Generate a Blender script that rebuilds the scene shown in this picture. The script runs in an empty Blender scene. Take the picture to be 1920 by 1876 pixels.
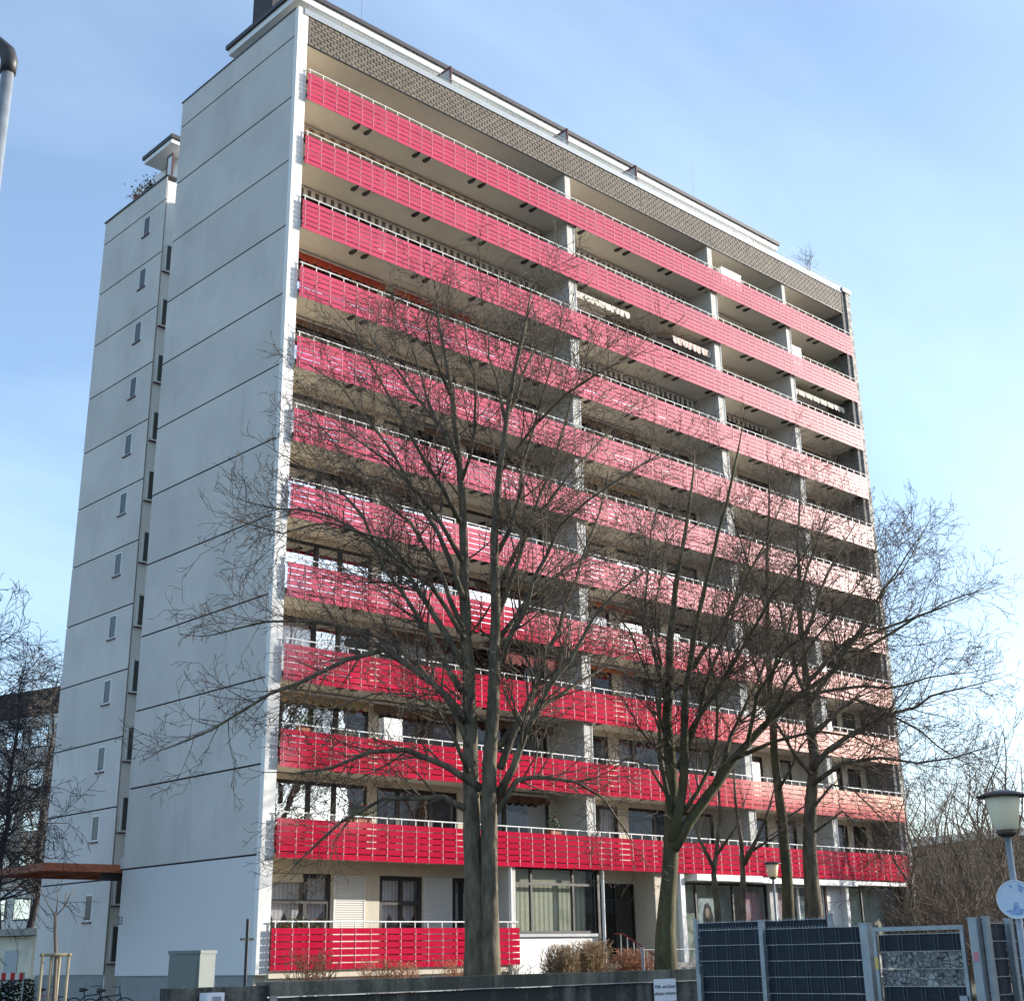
import bpy, math, random
import numpy as np
from mathutils import Vector, Matrix

# ------------------------------------------------------------------ camera, sky, sun, exposure
SC = bpy.context.scene
COL = SC.collection
CAM = (-24.826, -37.174, 1.661)
YAW, PITCH, ROLL, FOC, CX, CY = -0.76255, 0.35380, 0.01915, 2573.86, 972.11, 839.40


def _rot():
    cy, sy = math.cos(YAW), math.sin(YAW)
    cp, sp = math.cos(PITCH), math.sin(PITCH)
    cr, sr = math.cos(ROLL), math.sin(ROLL)
    Rz = np.array([[cy, -sy, 0], [sy, cy, 0], [0, 0, 1]])
    Rx = np.array([[1, 0, 0], [0, cp, -sp], [0, sp, cp]])
    Ry = np.array([[cr, 0, sr], [0, 1, 0], [-sr, 0, cr]])
    return Rz @ Rx @ Ry


RM = _rot()
cam = bpy.data.objects.new('camera', bpy.data.cameras.new('camera'))
COL.objects.link(cam)
cam.data.sensor_fit = 'HORIZONTAL'
cam.data.sensor_width = 36.0
cam.data.lens = FOC / 1920 * 36.0
cam.data.shift_x = (960 - CX) / 1920
cam.data.shift_y = (CY - 938) / 1920
cam.data.clip_start = 0.1
cam.data.clip_end = 4000
m = Matrix.Identity(4)
for r in range(3):
    m[r][0] = RM[r][0]
    m[r][1] = RM[r][2]
    m[r][2] = -RM[r][1]
    m[r][3] = CAM[r]
cam.matrix_world = m
SC.camera = cam

SUN_AZ, SUN_EL = math.radians(66), math.radians(15.5)      # azimuth right of the facade's normal
SDIR = Vector((math.sin(SUN_AZ) * math.cos(SUN_EL), -math.cos(SUN_AZ) * math.cos(SUN_EL), math.sin(SUN_EL)))
W = bpy.data.worlds.new('World')
SC.world = W
W.use_nodes = True
nt = W.node_tree
nt.nodes.clear()
N = nt.nodes.new
LK = nt.links.new
out = N('ShaderNodeOutputWorld')
bg = N('ShaderNodeBackground')
bg.inputs['Strength'].default_value = 0.15
sky = N('ShaderNodeTexSky')
sky.sky_type = 'NISHITA'
sky.sun_disc = False
sky.sun_elevation = SUN_EL
sky.sun_rotation = math.atan2(SDIR.x, SDIR.y)
sky.air_density = 0.9
sky.dust_density = 1.4
sky.ozone_density = 2.5
tc = N('ShaderNodeTexCoord')
sep = N('ShaderNodeSeparateXYZ')
LK(tc.outputs['Generated'], sep.inputs[0])
zz = N('ShaderNodeMath'); zz.operation = 'ADD'; zz.inputs[1].default_value = 0.22
LK(sep.outputs['Z'], zz.inputs[0])
dx = N('ShaderNodeMath'); dx.operation = 'DIVIDE'
dy = N('ShaderNodeMath'); dy.operation = 'DIVIDE'
LK(sep.outputs['X'], dx.inputs[0]); LK(zz.outputs[0], dx.inputs[1])
LK(sep.outputs['Y'], dy.inputs[0]); LK(zz.outputs[0], dy.inputs[1])
cmb = N('ShaderNodeCombineXYZ')
LK(dx.outputs[0], cmb.inputs[0]); LK(dy.outputs[0], cmb.inputs[1])
mp = N('ShaderNodeMapping')
mp.inputs['Rotation'].default_value = (0, 0, math.radians(-25))
mp.inputs['Scale'].default_value = (0.6, 1.3, 1)
LK(cmb.outputs[0], mp.inputs[0])
nz = N('ShaderNodeTexNoise')
nz.inputs['Scale'].default_value = 1.1
nz.inputs['Detail'].default_value = 7
nz.inputs['Roughness'].default_value = 0.55
nz.inputs['Distortion'].default_value = 0.5
LK(mp.outputs[0], nz.inputs['Vector'])
rp = N('ShaderNodeValToRGB')
rp.color_ramp.elements[0].position = 0.40
rp.color_ramp.elements[0].color = (0.10, 0.10, 0.10, 1)
rp.color_ramp.elements[1].position = 0.78
rp.color_ramp.elements[1].color = (0.50, 0.50, 0.50, 1)
LK(nz.outputs['Fac'], rp.inputs[0])
mixc = N('ShaderNodeMix'); mixc.data_type = 'RGBA'
LK(rp.outputs[0], mixc.inputs[0])
LK(sky.outputs[0], mixc.inputs[6])
mixc.inputs[7].default_value = (3.7, 4.75, 5.7, 1)
LK(mixc.outputs[2], bg.inputs['Color'])
LK(bg.outputs[0], out.inputs[0])

sl = bpy.data.lights.new('sun', 'SUN')
sl.energy = 3.7
sl.angle = math.radians(0.5)
sl.color = (1.0, 0.94, 0.86)
so = bpy.data.objects.new('sun', sl)
COL.objects.link(so)
so.rotation_euler = SDIR.to_track_quat('Z', 'Y').to_euler()
so.location = (30, -40, 60)

SC.render.engine = 'CYCLES'
SC.view_settings.view_transform = 'Standard'
SC.view_settings.look = 'None'
SC.view_settings.exposure = 1.12
SC.view_settings.gamma = 1.0
SC.cycles.max_bounces = 6
SC.cycles.diffuse_bounces = 4
SC.cycles.transparent_max_bounces = 8
SC.cycles.use_denoising = True

rnd = random.Random(11)


# ------------------------------------------------------------------ pixel helpers (a pixel gives a direction only)
def ray(u, v):
    return RM @ np.array([(u - CX) / FOC, 1.0, -(v - CY) / FOC])


def onp(u, v, axis, val):
    d = ray(u, v)
    t = (val - CAM[axis]) / d[axis]
    return np.array(CAM) + t * d


def at(u, v, dist):
    d = ray(u, v)
    return np.array(CAM) + d * (dist / math.hypot(d[0], d[1]))


# ------------------------------------------------------------------ materials
MATS = {}


def mat(name, col, rough=0.7, var=0.0, scale=3.0, bump=0.0, bscale=40.0, metal=0.0, spec=0.5, col2=None,
        stretch=(1, 1, 1), rnd_obj=0.0, coat=0.0):
    if name in MATS:
        return MATS[name]
    M = bpy.data.materials.new(name)
    M.use_nodes = True
    t = M.node_tree
    b = t.nodes['Principled BSDF']
    b.inputs['Roughness'].default_value = rough
    b.inputs['Metallic'].default_value = metal
    b.inputs['Specular IOR Level'].default_value = spec
    if coat:
        b.inputs['Coat Weight'].default_value = coat
        b.inputs['Coat Roughness'].default_value = 0.05
    c = (*col, 1)
    b.inputs['Base Color'].default_value = c
    last = None
    geo = t.nodes.new('ShaderNodeNewGeometry')
    mapn = t.nodes.new('ShaderNodeMapping')
    mapn.inputs['Scale'].default_value = stretch
    t.links.new(geo.outputs['Position'], mapn.inputs[0])
    if var or col2:
        n = t.nodes.new('ShaderNodeTexNoise')
        n.inputs['Scale'].default_value = scale
        n.inputs['Detail'].default_value = 6
        n.inputs['Roughness'].default_value = 0.62
        t.links.new(mapn.outputs[0], n.inputs['Vector'])
        mr = t.nodes.new('ShaderNodeMapRange')
        mr.inputs[1].default_value = 0.34
        mr.inputs[2].default_value = 0.68
        t.links.new(n.outputs['Fac'], mr.inputs[0])
        mx = t.nodes.new('ShaderNodeMix')
        mx.data_type = 'RGBA'
        t.links.new(mr.outputs[0], mx.inputs[0])
        if col2:
            mx.inputs[6].default_value = c
            mx.inputs[7].default_value = (*col2, 1)
        else:
            mx.inputs[6].default_value = (*[x * (1 - var) for x in col], 1)
            mx.inputs[7].default_value = (*[min(1, x * (1 + var)) for x in col], 1)
        last = mx.outputs[2]
    if rnd_obj:
        oi = t.nodes.new('ShaderNodeObjectInfo')
        mr2 = t.nodes.new('ShaderNodeMapRange')
        mr2.inputs[3].default_value = 1 - rnd_obj
        mr2.inputs[4].default_value = 1 + rnd_obj
        t.links.new(oi.outputs['Random'], mr2.inputs[0])
        hs = t.nodes.new('ShaderNodeHueSaturation')
        t.links.new(mr2.outputs[0], hs.inputs['Value'])
        if last:
            t.links.new(last, hs.inputs['Color'])
        else:
            hs.inputs['Color'].default_value = c
        last = hs.outputs[0]
    if last:
        t.links.new(last, b.inputs['Base Color'])
    if bump:
        n2 = t.nodes.new('ShaderNodeTexNoise')
        n2.inputs['Scale'].default_value = bscale
        n2.inputs['Detail'].default_value = 5
        t.links.new(mapn.outputs[0], n2.inputs['Vector'])
        bp = t.nodes.new('ShaderNodeBump')
        bp.inputs['Strength'].default_value = bump
        bp.inputs['Distance'].default_value = 0.02
        t.links.new(n2.outputs['Fac'], bp.inputs['Height'])
        t.links.new(bp.outputs[0], b.inputs['Normal'])
    MATS[name] = M
    return M


def glass_mat(name, tint, fac, rough=0.01):
    """window glass seen from outside: sky mirrored over a dark or curtained room"""
    if name in MATS:
        return MATS[name]
    M = bpy.data.materials.new(name)
    M.use_nodes = True
    t = M.node_tree
    t.nodes.clear()
    o = t.nodes.new('ShaderNodeOutputMaterial')
    a = t.nodes.new('ShaderNodeBsdfTransparent')
    a.inputs[0].default_value = (*tint, 1)
    g = t.nodes.new('ShaderNodeBsdfGlossy')
    g.inputs['Roughness'].default_value = rough
    g.inputs['Color'].default_value = (1, 1, 1, 1)
    lw0 = t.nodes.new('ShaderNodeLayerWeight')
    lw0.inputs['Blend'].default_value = 0.5
    lw = t.nodes.new('ShaderNodeMath')
    lw.operation = 'POWER'
    lw.inputs[1].default_value = 4.0
    t.links.new(lw0.outputs['Facing'], lw.inputs[0])
    mr = t.nodes.new('ShaderNodeMapRange')
    mr.inputs[1].default_value = 0.0
    mr.inputs[2].default_value = 1.0
    mr.inputs[3].default_value = fac
    mr.inputs[4].default_value = 1.0
    t.links.new(lw.outputs[0], mr.inputs[0])
    geo = t.nodes.new('ShaderNodeNewGeometry')
    n2 = t.nodes.new('ShaderNodeTexNoise')
    n2.inputs['Scale'].default_value = 0.9
    t.links.new(geo.outputs['Position'], n2.inputs['Vector'])
    bp = t.nodes.new('ShaderNodeBump')
    bp.inputs['Strength'].default_value = 0.08
    bp.inputs['Distance'].default_value = 0.05
    t.links.new(n2.outputs['Fac'], bp.inputs['Height'])
    t.links.new(bp.outputs[0], g.inputs['Normal'])
    mx = t.nodes.new('ShaderNodeMixShader')
    t.links.new(mr.outputs[0], mx.inputs[0])
    t.links.new(a.outputs[0], mx.inputs[1])
    t.links.new(g.outputs[0], mx.inputs[2])
    t.links.new(mx.outputs[0], o.inputs[0])
    MATS[name] = M
    return M


def stripe_mat(name, c1, c2, period, axis='X', rough=0.9, duty=0.5):
    if name in MATS:
        return MATS[name]
    M = mat(name, c1, rough)
    t = M.node_tree
    b = t.nodes['Principled BSDF']
    geo = t.nodes.new('ShaderNodeNewGeometry')
    sp = t.nodes.new('ShaderNodeSeparateXYZ')
    t.links.new(geo.outputs['Position'], sp.inputs[0])
    md = t.nodes.new('ShaderNodeMath'); md.operation = 'PINGPONG'
    md.inputs[1].default_value = period / 2
    t.links.new(sp.outputs[axis], md.inputs[0])
    gt = t.nodes.new('ShaderNodeMath'); gt.operation = 'GREATER_THAN'
    gt.inputs[1].default_value = period / 2 * duty
    t.links.new(md.outputs[0], gt.inputs[0])
    mx = t.nodes.new('ShaderNodeMix'); mx.data_type = 'RGBA'
    mx.inputs[6].default_value = (*c1, 1)
    mx.inputs[7].default_value = (*c2, 1)
    t.links.new(gt.outputs[0], mx.inputs[0])
    t.links.new(mx.outputs[2], b.inputs['Base Color'])
    return M


def streak_mat(name, col, dirt, amt, lo=0.5, hi=0.8, bump=0.25, bscale=25.0):
    """render or concrete with vertical rain streaks and blotches"""
    if name in MATS:
        return MATS[name]
    M = mat(name, col, 0.9, bump=bump, bscale=bscale)
    t = M.node_tree
    b = t.nodes['Principled BSDF']
    geo = t.nodes.new('ShaderNodeNewGeometry')
    outs = []
    for st, sc, a, c in (((2.2, 2.2, 0.12), 1.3, lo, hi), ((1, 1, 0.8), 0.45, 0.40, 0.75), ((1, 1, 1), 14.0, 0.3, 0.8)):
        mpn = t.nodes.new('ShaderNodeMapping')
        mpn.inputs['Scale'].default_value = st
        t.links.new(geo.outputs['Position'], mpn.inputs[0])
        n = t.nodes.new('ShaderNodeTexNoise')
        n.inputs['Scale'].default_value = sc
        n.inputs['Detail'].default_value = 8
        n.inputs['Roughness'].default_value = 0.6
        t.links.new(mpn.outputs[0], n.inputs['Vector'])
        mr = t.nodes.new('ShaderNodeMapRange')
        mr.inputs[1].default_value = a
        mr.inputs[2].default_value = c
        t.links.new(n.outputs['Fac'], mr.inputs[0])
        outs.append(mr.outputs[0])
    ad = t.nodes.new('ShaderNodeMath'); ad.operation = 'ADD'
    t.links.new(outs[0], ad.inputs[0]); t.links.new(outs[1], ad.inputs[1])
    m3 = t.nodes.new('ShaderNodeMath'); m3.operation = 'MULTIPLY_ADD'
    m3.inputs[1].default_value = 0.5
    t.links.new(outs[2], m3.inputs[0]); t.links.new(ad.outputs[0], m3.inputs[2])
    ml = t.nodes.new('ShaderNodeMath'); ml.operation = 'MULTIPLY'
    ml.inputs[1].default_value = amt
    ml.use_clamp = True
    t.links.new(m3.outputs[0], ml.inputs[0])
    mx = t.nodes.new('ShaderNodeMix'); mx.data_type = 'RGBA'
    mx.inputs[6].default_value = (*col, 1)
    mx.inputs[7].default_value = (*dirt, 1)
    t.links.new(ml.outputs[0], mx.inputs[0])
    oi = t.nodes.new('ShaderNodeObjectInfo')
    mro = t.nodes.new('ShaderNodeMapRange')
    mro.inputs[3].default_value = 0.94
    mro.inputs[4].default_value = 1.05
    t.links.new(oi.outputs['Random'], mro.inputs[0])
    hsv = t.nodes.new('ShaderNodeHueSaturation')
    t.links.new(mro.outputs[0], hsv.inputs['Value'])
    t.links.new(mx.outputs[2], hsv.inputs['Color'])
    t.links.new(hsv.outputs[0], b.inputs['Base Color'])
    return M


PLASTER = streak_mat('grey_render', (0.63, 0.60, 0.565), (0.42, 0.405, 0.385), 0.55, lo=0.58, hi=0.9)
PLASTER2 = streak_mat('fresh_white_render', (0.63, 0.625, 0.63), (0.57, 0.565, 0.57), 0.25, lo=.6, hi=.9)
PIER = streak_mat('white_pier', (0.80, 0.79, 0.76), (0.6, 0.6, 0.57), 0.3)
JOINT = mat('joint_black', (0.03, 0.026, 0.03), 0.9)
CREAM = streak_mat('cream_paint', (0.66, 0.60, 0.48), (0.5, 0.45, 0.36), 0.35, bump=0.1)
SOFF = streak_mat('cream_soffit', (0.76, 0.72, 0.61), (0.60, 0.56, 0.47), 0.35, bump=0.1)
DIVW = streak_mat('pale_concrete', (0.58, 0.57, 0.53), (0.4, 0.4, 0.38), 0.4)
RED = mat('red_balcony_panel', (0.50, 0.006, 0.040), 0.12, coat=.35, rnd_obj=0.09, spec=1.0, var=.10, scale=.9, bump=0.02, bscale=1.2)
CLIP = mat('pale_clip', (0.82, 0.30, 0.36), 0.4)
RAILW = mat('white_rail', (0.78, 0.78, 0.76), 0.35)
DARKM = mat('dark_metal', (0.035, 0.033, 0.035), 0.5)
STEEL = mat('galvanised_steel', (0.30, 0.33, 0.35), 0.45, var=0.15, scale=6, metal=0.5)
ZINC = mat('zinc_sheet', (0.36, 0.385, 0.40), 0.4, metal=0.3, var=0.06, scale=2)
SHING = mat('brown_shingle', (0.135, 0.112, 0.085), 0.7, var=0.35, scale=4.0)
SHINGB = mat('shingle_joint', (0.02, 0.018, 0.016), 0.9)
FRAME = mat('dark_window_frame', (0.016, 0.014, 0.014), 0.5)
FRAMEW = mat('white_window_frame', (0.7, 0.7, 0.68), 0.4)
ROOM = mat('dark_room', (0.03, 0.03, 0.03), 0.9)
CURT = stripe_mat('net_curtain', (0.85, 0.85, 0.83), (0.62, 0.62, 0.62), 0.16)
CURTY = stripe_mat('yellowish_curtain', (0.74, 0.70, 0.55), (0.45, 0.42, 0.33), 0.24, duty=0.6)
PANE = glass_mat('window_glass', (0.94, 0.95, 0.96), 0.14)
PANE2 = glass_mat('bright_window_glass', (0.85, 0.87, 0.9), 0.65)
PANE3 = glass_mat('shop_glass', (0.93, 0.96, 0.95), 0.12)
SHUT = mat('white_shutter', (0.72, 0.71, 0.66), 0.5)
WHITE = mat('white_paint', (0.8, 0.8, 0.78), 0.45)
ROOFD = mat('dark_roof_edge', (0.04, 0.035, 0.045), 0.6)
WOODR = mat('rust_brown_wood', (0.48, 0.14, 0.065), 0.6, var=0.3, scale=5, stretch=(1, 1, 4))
MAROON = mat('maroon_metal', (0.09, 0.02, 0.025), 0.5)
BARK = mat('bark', (0.06, 0.048, 0.032), 0.95, col2=(0.19, 0.16, 0.105), scale=5.0, stretch=(1, 1, 0.3), bump=1.0, bscale=11)
BARKG = mat('mossy_bark', (0.05, 0.045, 0.025), 0.95, col2=(0.12, 0.108, 0.05), scale=4.0, stretch=(1, 1, 0.4), bump=0.9, bscale=16)
TWIG = mat('twig', (0.10, 0.076, 0.054), 0.9, var=.3, scale=1.5)
TWIG2 = mat('pale_twig', (0.16, 0.13, 0.10), 0.9)
TWIGB = mat('dark_twig', (0.035, 0.028, 0.03), 0.9)
SHRUB = mat('shrub_twig', (0.30, 0.21, 0.115), 0.9, var=0.3, scale=8)
SHRUBR = mat('reddish_shrub_twig', (0.36, 0.17, 0.09), 0.9, var=0.3, scale=8)
CONC = streak_mat('dirty_concrete', (0.20, 0.195, 0.165), (0.028, 0.034, 0.03), 1.0, lo=0.38, hi=0.66, bump=0.8, bscale=9)
CAPC = streak_mat('concrete_cap', (0.22, 0.205, 0.16), (0.06, 0.06, 0.045), .9, lo=0.4, hi=0.7, bump=0.7, bscale=12)
SLATE = mat('anthracite_strip', (0.018, 0.026, 0.036), 0.6, spec=.25, var=0.12, scale=1.0, bump=0.35, bscale=9, stretch=(1, 0.5, 4))
CABG = mat('grey_green_cabinet', (0.15, 0.175, 0.165), 0.5, var=0.06, scale=2)
ASPH = mat('asphalt', (0.05, 0.05, 0.05), 0.9, var=0.25, scale=6, bump=0.4, bscale=60)
SOIL = mat('garden_soil_grass', (0.06, 0.07, 0.03), 0.95, col2=(0.10, 0.075, 0.045), scale=0.8, bump=0.6, bscale=20)
PAVE = mat('paving', (0.28, 0.27, 0.25), 0.9, var=0.15, scale=3)
OPAL = mat('opal_lamp_shade', (0.90, 0.78, 0.56), 0.35)
OPAL.node_tree.nodes['Principled BSDF'].inputs['Subsurface Weight'].default_value = 0.8
OPAL.node_tree.nodes['Principled BSDF'].inputs['Subsurface Radius'].default_value = (1, .8, .5)
OPAL.node_tree.nodes['Principled BSDF'].inputs['Subsurface Scale'].default_value = 0.25
BROWNM = mat('brown_metal', (0.06, 0.04, 0.035), 0.45)
SIGNW = mat('white_sign', (0.78, 0.8, 0.82), 0.35)
LETTER = mat('dark_lettering', (0.03, 0.035, 0.05), 0.6)
TERRA = mat('terracotta', (0.35, 0.13, 0.07), 0.8)
LEAF = mat('green_leaf', (0.07, 0.12, 0.03), 0.7, var=0.4, scale=15)
FLOWER = mat('red_flower', (0.6, 0.03, 0.04), 0.6)
STAKE = mat('round_wood_stake', (0.30, 0.25, 0.16), 0.85, var=0.25, scale=6, stretch=(1, 1, 0.3))
BIKE = mat('bike_black', (0.02, 0.02, 0.025), 0.4)
BIKEP = mat('bike_pink', (0.35, 0.12, 0.2), 0.4)
HEDGE = mat('dark_hedge', (0.02, 0.035, 0.018), 0.9, var=0.4, scale=6)
BRICKB = mat('brown_far_wall', (0.13, 0.10, 0.075), 0.9, var=0.2, scale=0.5)


# ------------------------------------------------------------------ mesh builder
class MB:
    def __init__(s):
        s.v = []
        s.f = []

    def box(s, x0, y0, z0, x1, y1, z1):
        n = len(s.v)
        s.v += [(x0, y0, z0), (x1, y0, z0), (x1, y1, z0), (x0, y1, z0), (x0, y0, z1), (x1, y0, z1), (x1, y1, z1), (x0, y1, z1)]
        s.f += [(n, n + 3, n + 2, n + 1), (n + 4, n + 5, n + 6, n + 7), (n, n + 1, n + 5, n + 4), (n + 1, n + 2, n + 6, n + 5),
                (n + 2, n + 3, n + 7, n + 6), (n + 3, n, n + 4, n + 7)]
        return s

    def poly(s, pts):
        n = len(s.v)
        s.v += [tuple(p) for p in pts]
        s.f.append(tuple(range(n, n + len(pts))))
        return s

    def prism(s, pts, off):
        """closed polygon pts extruded by vector off"""
        n = len(s.v)
        k = len(pts)
        s.v += [tuple(p) for p in pts] + [tuple(p[i] + off[i] for i in range(3)) for p in pts]
        s.f += [tuple(range(n + k - 1, n - 1, -1)), tuple(range(n + k, n + 2 * k))]
        for i in range(k):
            j = (i + 1) % k
            s.f.append((n + i, n + j, n + k + j, n + k + i))
        return s

    def tube(s, pts, radii, n=6, cap=True, rough=0.0, rg=None):
        pts = [Vector(p) for p in pts]
        if not hasattr(radii, '__len__'):
            radii = [radii] * len(pts)
        base = len(s.v)
        prev = None
        for i, p in enumerate(pts):
            d = (pts[min(i + 1, len(pts) - 1)] - pts[max(i - 1, 0)])
            d = d.normalized() if d.length > 1e-9 else Vector((0, 0, 1))
            if prev is None:
                a = Vector((1, 0, 0)) if abs(d.x) < 0.8 else Vector((0, 1, 0))
                u = d.cross(a).normalized()
            else:
                u = (prev - d * prev.dot(d)).normalized()
            prev = u
            w = d.cross(u)
            for k in range(n):
                a = 2 * math.pi * k / n
                rr = radii[i] * (1 + (rg.uniform(-rough, rough) if rough else 0))
                q = p + u * (math.cos(a) * rr) + w * (math.sin(a) * rr)
                s.v.append((q.x, q.y, q.z))
        for i in range(len(pts) - 1):
            for k in range(n):
                a = base + i * n + k
                b = base + i * n + (k + 1) % n
                s.f.append((a, b, b + n, a + n))
        if cap:
            s.f.append(tuple(base + k for k in range(n - 1, -1, -1)))
            e = base + (len(pts) - 1) * n
            s.f.append(tuple(e + k for k in range(n)))
        return s

    def lathe(s, c, prof, n=20):
        base = len(s.v)
        for r, z in prof:
            for k in range(n):
                a = 2 * math.pi * k / n
                s.v.append((c[0] + r * math.cos(a), c[1] + r * math.sin(a), c[2] + z))
        for i in range(len(prof) - 1):
            for k in range(n):
                a = base + i * n + k
                b = base + i * n + (k + 1) % n
                s.f.append((a, b, b + n, a + n))
        s.f.append(tuple(base + k for k in range(n - 1, -1, -1)))
        e = base + (len(prof) - 1) * n
        s.f.append(tuple(e + k for k in range(n)))
        return s

    def mesh(s, name, material, smooth=False):
        me = bpy.data.meshes.new(name)
        me.from_pydata(s.v, [], s.f)
        me.materials.append(material)
        if smooth:
            me.polygons.foreach_set('use_smooth', [True] * len(me.polygons))
        me.update()
        return me

    def build(s, name, material, parent=None, smooth=False, **kw):
        return link(name, s.mesh(name, material, smooth), parent, **kw)


def seg_mesh(name, segs, material, sides=3):
    """many thin tapered twig segments -> one mesh (vectorised)"""
    A = np.array(segs, dtype=np.float64)
    P0, P1, R0, R1 = A[:, 0:3], A[:, 3:6], A[:, 6], A[:, 7]
    D = P1 - P0
    L = np.linalg.norm(D, axis=1, keepdims=True)
    D = D / np.maximum(L, 1e-9)
    ref = np.where(np.abs(D[:, 2:3]) < 0.9, np.array([[0, 0, 1.0]]), np.array([[1.0, 0, 0]]))
    U = np.cross(D, ref)
    U /= np.maximum(np.linalg.norm(U, axis=1, keepdims=True), 1e-9)
    Wv = np.cross(D, U)
    n = len(A)
    V = np.zeros((n, 2 * sides, 3))
    for k in range(sides):
        a = 2 * math.pi * k / sides + 0.4
        off = U * math.cos(a) + Wv * math.sin(a)
        V[:, k] = P0 + off * R0[:, None]
        V[:, sides + k] = P1 + off * R1[:, None]
    F = np.zeros((n, sides, 4), dtype=np.int32)
    base = (np.arange(n) * 2 * sides)[:, None]
    for k in range(sides):
        j = (k + 1) % sides
        F[:, k] = np.concatenate([base + k, base + j, base + sides + j, base + sides + k], axis=1)
    me = bpy.data.meshes.new(name)
    nv = n * 2 * sides
    nf = n * sides
    me.vertices.add(nv)
    me.vertices.foreach_set('co', V.ravel())
    me.loops.add(nf * 4)
    me.loops.foreach_set('vertex_index', F.ravel())
    me.polygons.add(nf)
    me.polygons.foreach_set('loop_start', np.arange(nf, dtype=np.int32) * 4)
    me.polygons.foreach_set('loop_total', np.full(nf, 4, dtype=np.int32))
    me.materials.append(material)
    me.polygons.foreach_set('use_smooth', np.ones(nf, dtype=bool))
    me.update(calc_edges=True)
    return me


def link(name, me, parent=None, loc=None, label=None, cat=None, group=None, kind=None, rotz=None):
    o = bpy.data.objects.new(name, me)
    COL.objects.link(o)
    if parent is not None:
        o.parent = parent
        if parent.type == 'EMPTY' and parent.parent is None:
            o.matrix_parent_inverse = Matrix.Translation(-Vector(parent.location))
    if loc is not None:
        o.location = loc
    if rotz is not None:
        o.rotation_euler.z = rotz
    if label:
        o['label'] = label
    if cat:
        o['category'] = cat
    if group:
        o['group'] = group
    if kind:
        o['kind'] = kind
    return o


def thing(name, label, cat, loc=(0, 0, 0), group=None):
    return link(name, None, None, loc=loc, label=label, cat=cat, group=group)


# ------------------------------------------------------------------ setting
MB().box(-900, -900, -0.3, 900, 900, -0.004).build('ground', SOIL, kind='structure')
MB().poly([(-200, -60, 0), (300, -60, 0), (300, -18.6, 0), (-200, -18.6, 0)]).build('street', ASPH, kind='structure')
MB().box(-13.6, -17.4, 0, 60, -0.2, 0.45).build('front_garden', SOIL, kind='structure')
MB().poly([(-14, 0, .004), (-0.5, 0, .004), (-0.5, 40, .004), (-14, 40, .004)]).build('side_path', PAVE, kind='structure')

# ------------------------------------------------------------------ the high-rise
H = 2.75
XR = 36.23
YS = 0.14           # face of the white corner pier; the balcony panels hang at y 0
YB = 1.70           # back wall of the balconies
bt = lambda i: 33.317 - (i - 1) * H        # top of panel band i (1 = topmost, 11 = lowest)
PH = 1.19
B = thing('apartment_building', 'tall grey slab block of flats with red balcony bands and blind end wall', 'building', (18, 4, 0))

MB().box(-0.36, YB + 0.42, 0, XR, 8.74, 36.0).build('core', CREAM, B)
MB().box(6, 8.74, 0, XR - 1, 14.4, 36.0).build('link_block', PLASTER, B)
MB().box(2.12, 14.42, 0, XR, 20.4, 36.0).build('rear_block', PIER, B)
MB().box(-0.40, 0.36, 1.27, -0.37, 8.78, 36.15).build('joint_backing', JOINT, B)
MB().box(2.075, 14.47, 1.27, 2.105, 20.38, 36.15).build('joint_backing', JOINT, B)
MB().box(-0.365, 0.36, 0.9, 0.0, YB + 0.4, 36.0).build('side_wall', CREAM, B)
MB().box(-0.46, YS, 1.25, 0.0, 0.355, 36.22).build('corner_pier', PIER, B)
# plinth under the end wall
for bx_ in ((-0.385, 0.40, 0, -0.2, 8.7, 1.245), (2.085, 14.5, 0, 2.3, 20.3, 1.245)):
    MB().box(*bx_).build('plinth', mat('plinth_grey', (0.25, 0.27, 0.27), 0.9, var=0.1), B)

# end-wall storey panels with recessed dark joints
zj = [36.2] + [34.97 - H * j for j in range(12)] + [1.25]
for k in range(len(zj) - 1):
    z1, z0 = zj[k], zj[k + 1]
    g = 0.03
    mtl = PLASTER2 if k == len(zj) - 2 else PLASTER
    dz = rnd.uniform(-.004, .004)
    MB().box(-0.44 + dz, 0.357, z0 + (g if k < len(zj) - 2 else 0), -0.405, 8.80, z1 - (g if k else 0)).build('wall_panel', mtl, B)
    a0, a1 = z0 + (g if k < len(zj) - 2 else 0), z1 - (g if k else 0)
    y0, y1 = 14.40, 20.40
    mbp = MB()
    if k == 0:
        mbp.box(2.04, y0, a0, 2.07, y1, a1)
        mbp.build('wall_panel', PLASTER, B)
        continue
    wt = 34.79 - (k - 1) * H
    if k == 12:
        wt = 4.25
    wb = wt - 1.06
    wy0, wy1 = 15.74, 16.40
    mbp.box(2.04, y0, a0, 2.07, wy0, a1).box(2.04, wy1, a0, 2.07, y1, a1).box(2.04, wy0, wt, 2.07, wy1, a1).box(2.04, wy0, a0, 2.07, wy1, wb)
    mbp.build('wall_panel', PLASTER, B)
    fr = MB()
    t = 0.075
    fr.box(2.052, wy0, wb, 2.074, wy0 + t, wt).box(2.052, wy1 - t, wb, 2.074, wy1, wt).box(2.052, wy0 + t, wt - t, 2.074, wy1 - t, wt).box(2.052, wy0 + t, wb, 2.074, wy1 - t, wb + t)
    w = fr.build('window', FRAMEW, B)
    MB().box(2.066, wy0 + t, wb + t, 2.072, wy1 - t, wt - t).build('pane', mat('small_pane', (0.05, 0.055, 0.06), 0.3, spec=.3, var=.5, scale=1.2), w)
    MB().box(1.985, wy0 - 0.03, wb - 0.05, 2.039, wy1 + 0.03, wb + 0.01).build('sill', MAROON, w)
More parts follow.
